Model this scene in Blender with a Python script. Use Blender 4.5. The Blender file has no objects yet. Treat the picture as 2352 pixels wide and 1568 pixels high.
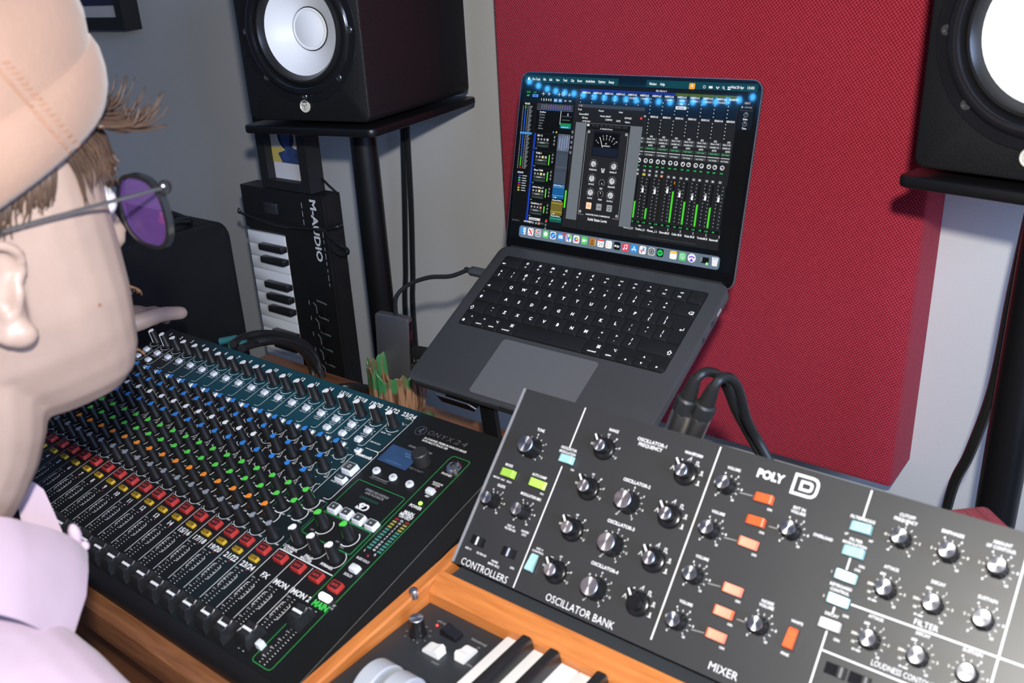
import bpy, bmesh, math, random
from math import sin, cos, pi, radians, sqrt, atan2
from mathutils import Vector, Matrix
random.seed(7)
SC = bpy.context.scene
COL = SC.collection

# ---------------------------------------------------------------- camera, light, exposure
H = 1.30                                   # eye height of the camera above the floor (m)
DESK = H - 0.56                            # height of the desk top
RC = Matrix(((0.7898848, 0.6113062, -0.0488540),      # world -> camera (x right, y down, z forward)
             (0.2000512, -0.3321565, -0.9217655),
             (-0.5797081, 0.7183153, -0.3846579)))
FPX = 2096.8
cam_d = bpy.data.cameras.new('camera'); cam = bpy.data.objects.new('camera', cam_d); COL.objects.link(cam)
cam_d.sensor_width = 36.0; cam_d.lens = 36.0 * FPX / 2352.0
cam_d.clip_start = 0.02; cam_d.clip_end = 30
cam.matrix_world = Matrix.Translation((0, 0, H)) @ Matrix((RC[0], -RC[1], -RC[2])).transposed().to_4x4()
cam_d.dof.use_dof = True; cam_d.dof.focus_distance = 1.22; cam_d.dof.aperture_fstop = 8.5
SC.camera = cam
RIGHT, UP, FWD = Vector(RC[0]), -Vector(RC[1]), Vector(RC[2])

# the camera's own flash, a hand's breadth above the lens: it throws the hard shadows of the photograph
fl_d = bpy.data.lights.new('camera_flash', 'SPOT'); fl_d.shadow_soft_size = 0.016; fl_d.spot_size = radians(122); fl_d.spot_blend = 1.0
fl_d.energy = 55.0; fl_d.color = (1.0, 0.97, 0.90)
fl = bpy.data.objects.new('camera_flash', fl_d); COL.objects.link(fl)
_fp = Vector((0, 0, H)) + UP * 0.105 + RIGHT * 0.018 - FWD * 0.06
_fd = RC.transposed() @ Vector(((1330 - 1176) / FPX, (800 - 784) / FPX, 1.0))
fl.matrix_world = Matrix.Translation(_fp) @ (-_fd).to_track_quat('Z', 'Y').to_matrix().to_4x4()

# bluish fill light added beyond the right edge, lifts left wall and shadows
fill_d = bpy.data.lights.new('blue_side_fill', 'AREA'); fill_d.shape = 'RECTANGLE'; fill_d.size = 1.1; fill_d.size_y = 1.3; fill_d.energy = 80.0; fill_d.color = (0.45, 0.62, 1.0)
fill = bpy.data.objects.new('blue_side_fill', fill_d); COL.objects.link(fill)
fill.matrix_world = Matrix.Translation((2.3, -0.5, 1.9)) @ (Vector((2.3, -0.5, 1.9)) - Vector((-1.0, 1.25, 1.1))).to_track_quat('Z', 'Y').to_matrix().to_4x4()

# soft bluish daylight of the room
w = bpy.data.worlds.new('world'); SC.world = w; w.use_nodes = True
nt = w.node_tree
bgn = nt.nodes['Background']; bgn.inputs[1].default_value = 0.20
tcw = nt.nodes.new('ShaderNodeTexCoord'); spw = nt.nodes.new('ShaderNodeSeparateXYZ'); rmp = nt.nodes.new('ShaderNodeValToRGB')
nt.links.new(tcw.outputs['Generated'], spw.inputs[0]); nt.links.new(spw.outputs[0], rmp.inputs[0])
mrw = nt.nodes.new('ShaderNodeMapRange'); nt.links.new(spw.outputs[0], mrw.inputs[0])
mrw.inputs[1].default_value = -1; mrw.inputs[2].default_value = 1; nt.links.new(mrw.outputs[0], rmp.inputs[0])
rmp.color_ramp.elements[0].color = (0.46, 0.58, 1.0, 1); rmp.color_ramp.elements[1].color = (0.50, 0.52, 0.60, 1)
nt.links.new(rmp.outputs[0], bgn.inputs[0])
vs = SC.view_settings; vs.view_transform = 'Standard'; vs.look = 'None'; vs.gamma = 1.0; vs.exposure = 0.0; vs.use_curve_mapping = False

# ---------------------------------------------------------------- where a pixel of the photograph lies in the room
def ray(u, v):
    return RC.transposed() @ Vector(((u - 1176.0) / FPX, (v - 784.0) / FPX, 1.0))
def onz(u, v, z):                          # z below the camera
    r = ray(u, v); r *= z / r.z; return Vector((r.x, r.y, r.z + H))
def ony(u, v, y):
    r = ray(u, v); r *= y / r.y; return Vector((r.x, r.y, r.z + H))
def onx(u, v, x):
    r = ray(u, v); r *= x / r.x; return Vector((r.x, r.y, r.z + H))
def tilted(o, deg):                        # frame of a panel: x right, y up the slope, z out of it; o relative to the camera
    return Matrix.Translation((o[0], o[1], o[2] + H)) @ Matrix.Rotation(radians(deg), 4, 'X')

# ---------------------------------------------------------------- materials
def S(r, g, b):
    f = lambda c: (c / 255.0) / 12.92 if c <= 10 else (((c / 255.0) + 0.055) / 1.055) ** 2.4
    return (f(r), f(g), f(b))
_mats = {}
def M(name, col=(.5, .5, .5), rough=.5, metal=0.0, spec=.5, emit=None, es=1.0, noise=0.0, nscale=30.0, bump=0.0, bscale=200.0, coat=0.0, **kw):
    if name in _mats: return _mats[name]
    m = bpy.data.materials.new(name); m.use_nodes = True; nt = m.node_tree; p = nt.nodes['Principled BSDF']
    p.inputs['Base Color'].default_value = (*col, 1); p.inputs['Roughness'].default_value = rough
    p.inputs['Metallic'].default_value = metal; p.inputs['Specular IOR Level'].default_value = spec
    if coat: p.inputs['Coat Weight'].default_value = coat; p.inputs['Coat Roughness'].default_value = .08
    if emit: p.inputs['Emission Color'].default_value = (*emit, 1); p.inputs['Emission Strength'].default_value = es
    for k, v in kw.items(): p.inputs[k.replace('_', ' ')].default_value = v
    if noise or bump:
        tc = nt.nodes.new('ShaderNodeTexCoord')
    if noise:
        n = nt.nodes.new('ShaderNodeTexNoise'); n.inputs['Scale'].default_value = nscale; n.inputs['Detail'].default_value = 5
        nt.links.new(tc.outputs['Object'], n.inputs['Vector'])
        mr = nt.nodes.new('ShaderNodeMapRange'); mr.inputs[1].default_value = .25; mr.inputs[2].default_value = .75
        mr.inputs[3].default_value = 1 - noise; mr.inputs[4].default_value = 1 + noise; nt.links.new(n.outputs[0], mr.inputs[0])
        mx = nt.nodes.new('ShaderNodeMix'); mx.data_type = 'RGBA'; mx.blend_type = 'MULTIPLY'; mx.inputs[0].default_value = 1
        mx.inputs[6].default_value = (*col, 1); nt.links.new(mr.outputs[0], mx.inputs[7]); nt.links.new(mx.outputs[2], p.inputs['Base Color'])
    if bump:
        n2 = nt.nodes.new('ShaderNodeTexNoise'); n2.inputs['Scale'].default_value = bscale; n2.inputs['Detail'].default_value = 3
        nt.links.new(tc.outputs['Object'], n2.inputs['Vector'])
        b = nt.nodes.new('ShaderNodeBump'); b.inputs['Strength'].default_value = bump; b.inputs['Distance'].default_value = .002
        nt.links.new(n2.outputs[0], b.inputs['Height']); nt.links.new(b.outputs[0], p.inputs['Normal'])
    _mats[name] = m; return m

def wood_mat(name, c1, c2, axis='X', rough=.42, scale=6.0, coat=0.0):
    m = bpy.data.materials.new(name); m.use_nodes = True; nt = m.node_tree; p = nt.nodes['Principled BSDF']; L = nt.links.new
    tc = nt.nodes.new('ShaderNodeTexCoord'); mp = nt.nodes.new('ShaderNodeMapping')
    s = [26, 26, 26]; s['XYZ'.index(axis)] = 2.2; mp.inputs['Scale'].default_value = s
    L(tc.outputs['Object'], mp.inputs['Vector'])
    n = nt.nodes.new('ShaderNodeTexNoise'); n.inputs['Scale'].default_value = scale; n.inputs['Detail'].default_value = 8; n.inputs['Distortion'].default_value = .6
    L(mp.outputs[0], n.inputs['Vector'])
    r = nt.nodes.new('ShaderNodeValToRGB'); r.color_ramp.elements[0].position = .34; r.color_ramp.elements[1].position = .68
    r.color_ramp.elements[0].color = (*c1, 1); r.color_ramp.elements[1].color = (*c2, 1)
    L(n.outputs[0], r.inputs[0]); L(r.outputs[0], p.inputs['Base Color']); p.inputs['Roughness'].default_value = rough
    if coat: p.inputs['Coat Weight'].default_value = coat; p.inputs['Coat Roughness'].default_value = .2
    _mats[name] = m; return m

def fabric_mat(name, c1, c2, pitch, rough=.95):
    m = bpy.data.materials.new(name); m.use_nodes = True; nt = m.node_tree; p = nt.nodes['Principled BSDF']; L = nt.links.new
    tc = nt.nodes.new('ShaderNodeTexCoord'); sp = nt.nodes.new('ShaderNodeSeparateXYZ'); L(tc.outputs['Object'], sp.inputs[0])
    k = 2 * pi / pitch
    def mth(op, a, b=None):
        n = nt.nodes.new('ShaderNodeMath'); n.operation = op
        for i, v in enumerate((a, b)):
            if v is None: continue
            if isinstance(v, (int, float)): n.inputs[i].default_value = v
            else: L(v, n.inputs[i])
        return n.outputs[0]
    xx = mth('ADD', sp.outputs[0], sp.outputs[1])
    a = mth('SINE', mth('MULTIPLY', mth('ADD', xx, mth('MULTIPLY', sp.outputs[2], .75)), k))
    b = mth('SINE', mth('MULTIPLY', mth('SUBTRACT', mth('MULTIPLY', xx, .8), sp.outputs[2]), k * 1.0))
    h = mth('ADD', mth('MULTIPLY', a, .35), mth('MULTIPLY', b, .35))
    nz = nt.nodes.new('ShaderNodeTexNoise'); nz.inputs['Scale'].default_value = 220; L(tc.outputs['Object'], nz.inputs['Vector'])
    h2 = mth('ADD', mth('ADD', h, mth('MULTIPLY', nz.outputs[0], .5)), .25)
    r = nt.nodes.new('ShaderNodeValToRGB'); r.color_ramp.elements[0].position = .1; r.color_ramp.elements[1].position = .95
    r.color_ramp.elements[0].color = (*c1, 1); r.color_ramp.elements[1].color = (*c2, 1)
    L(h2, r.inputs[0]); L(r.outputs[0], p.inputs['Base Color']); p.inputs['Roughness'].default_value = rough
    p.inputs['Specular IOR Level'].default_value = .2; p.inputs['Sheen Weight'].default_value = .08
    bp = nt.nodes.new('ShaderNodeBump'); bp.inputs['Strength'].default_value = .7; bp.inputs['Distance'].default_value = .0012
    L(h, bp.inputs['Height']); L(bp.outputs[0], p.inputs['Normal'])
    _mats[name] = m; return m

def brushed_mat(name, col, rough=.28):
    m = M(name, col, rough, 1.0); nt = m.node_tree; p = nt.nodes['Principled BSDF']
    p.inputs['Anisotropic'].default_value = .9
    t = nt.nodes.new('ShaderNodeTangent'); t.direction_type = 'RADIAL'; t.axis = 'Z'; nt.links.new(t.outputs[0], p.inputs['Tangent'])
    return m

BLACK = M('black_plastic', (.012, .012, .013), .42, noise=.15)
BLACKM = M('black_matte', (.010, .010, .011), .65, noise=.1)
BLACKG = M('black_gloss', (.010, .010, .012), .16)
RUBBER = M('black_rubber', (.014, .014, .015), .55)
CABLE = M('black_cable', (.012, .013, .014), .38)
STEEL = M('black_steel', (.006, .006, .007), .36, spec=.4, noise=.1)
CHROME = M('chrome', (.82, .82, .84), .14, 1.0)
SILVER = M('silver', (.75, .75, .77), .3, 1.0)
WHITE = M('white_print', (.80, .80, .80), .6)
WHITEP = M('white_plastic', (.86, .86, .86), .35)
GREYP = M('grey_print', (.30, .30, .31), .6)
DIMP = M('faint_print', (.16, .16, .165), .6)

# ---------------------------------------------------------------- mesh builder
def rrect(w, h, r, n=4, cx=0, cy=0):
    r = max(1e-6, min(r, w / 2 - 1e-7, h / 2 - 1e-7)); P = []
    for qx, qy, a0 in ((w / 2 - r, h / 2 - r, 0), (-w / 2 + r, h / 2 - r, 90), (-w / 2 + r, -h / 2 + r, 180), (w / 2 - r, -h / 2 + r, 270)):
        for k in range(n + 1):
            a = radians(a0 + 90.0 * k / n); P.append((cx + qx + r * cos(a), cy + qy + r * sin(a)))
    return P
_glyph = {}
def glyph(s, bold):
    k = (s, bold)
    if k not in _glyph:
        cu = bpy.data.curves.new('t', 'FONT'); cu.body = s; cu.size = 1; cu.resolution_u = 2; cu.offset = bold
        ob = bpy.data.objects.new('t', cu); me = ob.to_mesh()
        V = [(v.co.x, v.co.y) for v in me.vertices]; F = [tuple(p.vertices) for p in me.polygons]
        ob.to_mesh_clear(); bpy.data.objects.remove(ob); bpy.data.curves.remove(cu)
        _glyph[k] = (V, F)
    return _glyph[k]
class MB:
    def __init__(s, mtx=None): s.v = []; s.f = []; s.mi = []; s.mats = []; s.mtx = mtx
    def mat(s, m):
        if m not in s.mats: s.mats.append(m)
        return s.mats.index(m)
    def add(s, V, F, m, mtx=None):
        b = len(s.v); T = mtx if mtx is not None else s.mtx
        s.v += [tuple(T @ Vector(p)) for p in V] if T is not None else [tuple(p) for p in V]
        i = s.mat(m)
        for f in F: s.f.append([b + k for k in f]); s.mi.append(i)
    def loft(s, rings, m, caps=(True, True), closed=True, mtx=None):
        n = len(rings[0]); V = [p for r in rings for p in r]; F = []
        for i in range(len(rings) - 1):
            for k in range(n if closed else n - 1):
                k2 = (k + 1) % n; F.append((i * n + k, i * n + k2, (i + 1) * n + k2, (i + 1) * n + k))
        if caps[0]: F.append(tuple(reversed(range(n))))
        if caps[1]: F.append(tuple((len(rings) - 1) * n + k for k in range(n)))
        s.add(V, F, m, mtx)
    def box(s, x0, x1, y0, y1, z0, z1, m, mtx=None):
        V = [(x, y, z) for z in (z0, z1) for y in (y0, y1) for x in (x0, x1)]
        s.add(V, [(0, 2, 3, 1), (4, 5, 7, 6), (0, 1, 5, 4), (2, 6, 7, 3), (0, 4, 6, 2), (1, 3, 7, 5)], m, mtx)
    def rbox(s, cx, cy, w, h, z0, z1, r, m, bev=0.0, n=3, taper=0.0, mtx=None):
        R = [[(x, y, z0) for x, y in rrect(w + taper, h + taper, r, n, cx, cy)]]
        if bev:
            R.append([(x, y, z1 - bev) for x, y in rrect(w, h, r, n, cx, cy)])
            R.append([(x, y, z1 - bev * .3) for x, y in rrect(w - bev * .6, h - bev * .6, r, n, cx, cy)])
            R.append([(x, y, z1) for x, y in rrect(w - 2 * bev, h - 2 * bev, max(r - bev, r * .5), n, cx, cy)])
        else: R.append([(x, y, z1) for x, y in rrect(w, h, r, n, cx, cy)])
        s.loft(R, m, mtx=mtx)
    def rbox3(s, cx, cy, w, h, z0, z1, r, m, bev, n=3, mtx=None):     # rounded on the lower edge too
        R = []
        for z, d in ((z0, bev), (z0 + bev * .3, bev * .3), (z0 + bev, 0), (z1 - bev, 0), (z1 - bev * .3, bev * .3), (z1, bev)):
            R.append([(x, y, z) for x, y in rrect(w - 2 * d, h - 2 * d, max(r - d, r * .4), n, cx, cy)])
        s.loft(R, m, mtx=mtx)
    def lathe(s, prof, m, n=24, mtx=None, caps=(True, True)):
        s.loft([[(r * cos(2 * pi * k / n), r * sin(2 * pi * k / n), z) for k in range(n)] for r, z in prof], m, caps, mtx=mtx)
    def disc(s, cx, cy, r, z, m, n=12, mtx=None):
        s.add([(cx + r * cos(2 * pi * k / n), cy + r * sin(2 * pi * k / n), z) for k in range(n)], [tuple(range(n))], m, mtx)
    def rect(s, cx, cy, w, h, m, z=0.0, mtx=None):
        s.add([(cx - w / 2, cy - h / 2, z), (cx + w / 2, cy - h / 2, z), (cx + w / 2, cy + h / 2, z), (cx - w / 2, cy + h / 2, z)], [(0, 1, 2, 3)], m, mtx)
    def rrf(s, cx, cy, w, h, r, m, z=0.0, n=4, mtx=None):
        P = rrect(w, h, r, n, cx, cy); s.add([(x, y, z) for x, y in P], [tuple(range(len(P)))], m, mtx)
    def frame(s, cx, cy, w, h, r, lw, m, z=0.0, n=4, mtx=None):
        A = rrect(w, h, r, n, cx, cy); B = rrect(w - 2 * lw, h - 2 * lw, max(r - lw, 1e-5), n, cx, cy); k = len(A)
        s.add([(x, y, z) for x, y in A + B], [(i, (i + 1) % k, k + (i + 1) % k, k + i) for i in range(k)], m, mtx)
    def line(s, pts, lw, m, z=0.0, closed=False, mtx=None):
        n = len(pts); L = []
        for i in range(n):
            a = Vector(pts[(i - 1) % n] if (i > 0 or closed) else pts[i]); b = Vector(pts[(i + 1) % n] if (i < n - 1 or closed) else pts[i]); p = Vector(pts[i])
            d1 = (p - a); d2 = (b - p)
            d1 = d1.normalized() if d1.length > 1e-9 else d2.normalized(); d2 = d2.normalized() if d2.length > 1e-9 else d1
            t = (d1 + d2); t = t.normalized() if t.length > 1e-6 else d1
            nn = Vector((-t.y, t.x)); c = max(.4, nn.dot(Vector((-d1.y, d1.x)))); L.append((p + nn * lw / 2 / c, p - nn * lw / 2 / c))
        V = [(q.x, q.y, z) for ab in L for q in ab]
        F = [(2 * i, 2 * i + 1, 2 * ((i + 1) % n) + 1, 2 * ((i + 1) % n)) for i in range(n if closed else n - 1)]
        s.add(V, F, m, mtx)
    def arc(s, cx, cy, r, a0, a1, lw, m, z=0.0, n=10, mtx=None):
        s.line([(cx + r * cos(radians(a0 + (a1 - a0) * k / n)), cy + r * sin(radians(a0 + (a1 - a0) * k / n))) for k in range(n + 1)], lw, m, z, mtx=mtx)
    def tube(s, pts, r, m, n=8, sub=6, mtx=None, caps=(True, True)):
        P = [Vector(p) for p in pts]; R = r if isinstance(r, (list, tuple)) else [r] * len(P)
        if sub > 1 and len(P) > 2:
            Q = []; RR = []
            for i in range(len(P) - 1):
                p0 = P[max(i - 1, 0)]; p1 = P[i]; p2 = P[i + 1]; p3 = P[min(i + 2, len(P) - 1)]
                for k in range(sub):
                    t = k / sub
                    Q.append(.5 * ((2 * p1) + (p2 - p0) * t + (2 * p0 - 5 * p1 + 4 * p2 - p3) * t * t + (3 * p1 - p0 - 3 * p2 + p3) * t ** 3)); RR.append(R[i] + (R[i + 1] - R[i]) * t)
            Q.append(P[-1]); RR.append(R[-1]); P, R = Q, RR
        up = Vector((0, 0, 1)); rings = []; u = None
        for i, p in enumerate(P):
            t = (P[min(i + 1, len(P) - 1)] - P[max(i - 1, 0)]).normalized()
            if u is None: u = t.cross(up if abs(t.z) < .9 else Vector((1, 0, 0))).normalized()
            else: u = (u - t * u.dot(t)).normalized()
            v = t.cross(u); rings.append([tuple(p + (u * cos(2 * pi * k / n) + v * sin(2 * pi * k / n)) * R[i]) for k in range(n)])
        s.loft(rings, m, caps, mtx=mtx)
    def ball(s, c, r, m, n=12, mtx=None):
        rx, ry, rz = r if isinstance(r, (tuple, list)) else (r, r, r); h = n // 2
        R = []
        for i in range(h + 1):
            a = -pi / 2 + pi * (i + .02) / (h + .04); R.append([(c[0] + rx * cos(a) * cos(2 * pi * k / n), c[1] + ry * cos(a) * sin(2 * pi * k / n), c[2] + rz * sin(a)) for k in range(n)])
        s.loft(R, m, mtx=mtx)
    def text(s, t, x, y, h, m, z=0.0, w=None, align='C', rot=0.0, bold=.012, shear=0.0, mtx=None, vc=True):
        V, F = glyph(t, bold)
        if not V: return
        x0 = min(p[0] for p in V); x1 = max(p[0] for p in V); sy = h / .70; sx = sy if w is None else w / max(x1 - x0, 1e-6)
        ox = {'C': (x0 + x1) / 2, 'L': x0, 'R': x1}[align]; c, sn = cos(radians(rot)), sin(radians(rot)); oy = .35 if vc else 0
        W = []
        for px, py in V:
            a = (px - ox) * sx + shear * (py - oy) * sy; b = (py - oy) * sy; W.append((x + a * c - b * sn, y + a * sn + b * c, z))
        s.add(W, F, m, mtx)
    def mesh(s, name, sharp=35):
        me = bpy.data.meshes.new(name); me.from_pydata(s.v, [], s.f)
        for m in s.mats: me.materials.append(m)
        me.polygons.foreach_set('material_index', s.mi); me.polygons.foreach_set('use_smooth', [True] * len(s.f)); me.update()
        me.set_sharp_from_angle(angle=radians(sharp)); return me

WM = {}
def link(o, parent=None, mw=None):
    COL.objects.link(o); mw = mw if mw is not None else Matrix.Identity(4); WM[o] = mw
    if parent is not None: o.parent = parent; o.matrix_local = WM[parent].inverted() @ mw
    else: o.matrix_world = mw
    return o
def tag(o, label, cat, group=None):
    o['label'] = label; o['category'] = cat
    if group: o['group'] = group
    return o
def thing(name, label, cat, mw=None, group=None):
    o = bpy.data.objects.new(name, None); o.empty_display_size = .02
    if mw is None: mw = Matrix.Identity(4)
    if not isinstance(mw, Matrix): mw = Matrix.Translation(mw)
    link(o, None, mw); return tag(o, label, cat, group)
def part(mb, name, parent=None, mw=None, sharp=35, label=None):
    """one mesh object; without mw the builder's points are room coordinates and the origin goes to their middle"""
    if mw is None:
        lo = [min(p[i] for p in mb.v) for i in range(3)]; hi = [max(p[i] for p in mb.v) for i in range(3)]
        c = Vector([(a + b) / 2 for a, b in zip(lo, hi)]); 
        if parent is None: c.z = lo[2]
        mb.v = [(p[0] - c.x, p[1] - c.y, p[2] - c.z) for p in mb.v]; mw = Matrix.Translation(c)
    o = bpy.data.objects.new(name, mb.mesh(name, sharp)); link(o, parent, mw)
    if label: o['label'] = label
    return o
def dup(o, parent, mw):
    c = o.copy(); link(c, parent, mw)
    for ch in list(o.children): dup(ch, c, mw @ WM[o].inverted() @ WM[ch])
    return c
def struct(mb, name):
    o = part(mb, name); o['kind'] = 'structure'; return o
T = Matrix.Translation
def RZ(d): return Matrix.Rotation(radians(d), 4, 'Z')
def RX(d): return Matrix.Rotation(radians(d), 4, 'X')
def RY(d): return Matrix.Rotation(radians(d), 4, 'Y')
# ================================================================ the room
WALLP = M('wall_paint', (.60, .60, .60), .75, noise=.03, nscale=3, bump=.12, bscale=500)
FLOORM = wood_mat('floor_boards', (.10, .065, .04), (.17, .11, .07), 'Y', .5)
WALLY = 1.25
b = MB(); b.box(-4.2, 3.0, WALLY, WALLY + .12, 0, 2.6, WALLP); struct(b, 'wall_back')
b = MB(); b.box(-4.2, 3.0, -1.2, WALLY + .12, -.05, 0, FLOORM); struct(b, 'floor')
b = MB(); b.box(-3.4, -.9, -1.12, -1.05, 0, 2.6, M('wall_paint_dark', (.10, .12, .13), .8, noise=.05, nscale=4)); struct(b, 'wall_rear')
b = MB(); b.box(-4.2, 3.0, WALLY - .012, WALLY, 0, .09, M('skirting_paint', (.62, .62, .61), .4)); struct(b, 'baseboard_back')

# red fabric covered acoustic panel hung on the wall
RED = fabric_mat('red_fabric', (.22, .010, .022), (.56, .046, .080), .0043)
REDS = fabric_mat('red_fabric_side', (.20, .008, .018), (.40, .024, .048), .0030)
t = thing('acoustic_panel', 'large red fabric acoustic panel on the wall behind the laptop', 'acoustic panel', T((-.609, 1.20, H - .70)))
b = MB(RX(90)); b.rbox(-.609, .0, .661, 1.2, 0, .088, .004, RED, .006, n=2)
b.v = [(x, y + WALLY - .001, z + H - .70 + .6) for x, y, z in b.v]; part(b, 'fabric_cover', t)
b = MB(); b.box(-.92, -.30, WALLY - .03, WALLY - .001, H - .697, H + .49, M('panel_frame_wood', (.35, .25, .16), .6)); part(b, 'wooden_frame', t)

# red block on the desk by the right stand
c = onz(2262, 1157, -.452)
b = MB(T((c.x, c.y - .066, 0)) @ RZ(44)); b.rbox3(0, 0, .094, .094, DESK + .0005, H - .452, .006, REDS, .004)
tag(part(b, 'fabric_block'), 'small dark red fabric block behind the synthesizer at the foot of the right stand', 'foam block')

# framed prints on the wall, top left
PAPER = M('mat_board', (.62, .60, .60), .7)
INK = M('dark_print', (.012, .014, .045), .5, noise=.6, nscale=9)
yf = 1.215
p0 = ony(327, 66, 1.249); pr = ony(290, 43, yf)
x1, x0, z0, z1 = p0.x, p0.x - .62, p0.z, p0.z + .47
t = thing('wall_picture', 'black framed picture with white mat high on the wall behind the cap', 'picture', T(((x0 + x1) / 2, 1.23, z0)))
b = MB()
for bx in ((x0, x0 + .028, z0, z1), (x1 - .028, x1, z0, z1), (x0 + .028, x1 - .028, z0, z0 + .028), (x0 + .028, x1 - .028, z1 - .028, z1)):
    b.box(bx[0], bx[1], yf - .01, WALLY - .001, bx[2], bx[3], BLACKM)
part(b, 'frame', t)
b = MB(); b.box(x0 + .026, x1 - .026, yf + .004, yf + .01, z0 + .026, z1 - .026, PAPER); part(b, 'mat_board', t)
za = ony(230, 13, yf + .003).z
for q in range(3):
    xr = ony((272, 180, 60)[q], 12, yf + .003).x; xl = (ony(186, 12, yf + .003).x, ony(76, 14, yf + .003).x, x0 + .05)[q]
    b = MB(); b.box(xl, xr, yf + .002, yf + .0045, za, z1 - .06, INK); part(b, 'print', t)

# ================================================================ desk
DESKW = wood_mat('desk_wood', (.20, .075, .030), (.33, .135, .055), 'X', .38, coat=.15)
DESKD = wood_mat('desk_wood_edge', (.14, .050, .020), (.22, .085, .035), 'X', .42)
t = thing('studio_desk', 'brown wooden studio desk carrying the mixing console and the synthesizer', 'desk', T((-.3, .53, 0)))
b = MB(); b.rbox(-.35, .553, 1.60, .506, DESK - .03, DESK, .004, DESKW, .002, n=2); part(b, 'desk_top', t)
b = MB(); b.box(-1.12, .42, .335, .353, DESK - .15, DESK - .03, DESKD); part(b, 'apron', t)
b = MB(); b.box(-1.13, .43, .20, .72, DESK - .17, DESK - .152, DESKW); part(b, 'pull_out_shelf', t)
for x in (-1.13, .41):
    for y in (.36, .74):
        b = MB(); b.box(x, x + .04, y, y + .05, 0, DESK - .03, DESKD); part(b, 'leg', t)

# ================================================================ black cabinet at the far left
zc = -.41; xr = -1.43; XS = M('cabinet_black', (.007, .0075, .009), .5, spec=.35, noise=.1, bump=.05)
t = thing('equipment_cabinet', 'tall black cabinet with rounded edges left of the mixing console', 'cabinet', T((xr - .2, .715, 0)))
pf = lambda d: [(y + .72, z + (H + zc) / 2) for y, z in rrect(.48 - 2 * d, H + zc - 2 * d, .034, 6)]
b = MB(); b.loft([[(x, y, z) for y, z in pf(d)] for x, d in ((xr - .40, .004), (xr - .396, 0), (xr - .004, 0), (xr - .001, .0012), (xr, .004))], XS); part(b, 'body', t)
# a coiled cable with plugs on it
cz = H + zc
t = thing('coiled_cable', 'coiled black cable with metal plugs on top of the black cabinet', 'cable', T((xr - .08, .85, cz)))
P = [onz(u, v, zc + .014) for u, v in ((300, 520), (345, 500), (385, 490), (430, 496), (460, 508), (452, 520), (415, 522), (380, 520), (350, 512))]
P = [Vector((min(p.x, xr - .015), p.y, cz + .0065 + .004 * (i % 3))) for i, p in enumerate(P)]
b = MB(); b.tube(P, .006, CABLE, 8); part(b, 'cable', t)
for q, (u, v) in enumerate(((392, 520), (408, 524), (424, 520))):
    p = onz(u, v, zc + .01); p.x = min(p.x, xr - .03); p.z = cz + .001
    b = MB(); b.lathe([(.007, 0), (.008, .002), (.008, .02), (.005, .024), (.004, .034)], (CHROME, M('red_plastic', (.5, .03, .02), .4), CHROME)[q], 14, T(p)); part(b, 'plug', t)

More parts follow.
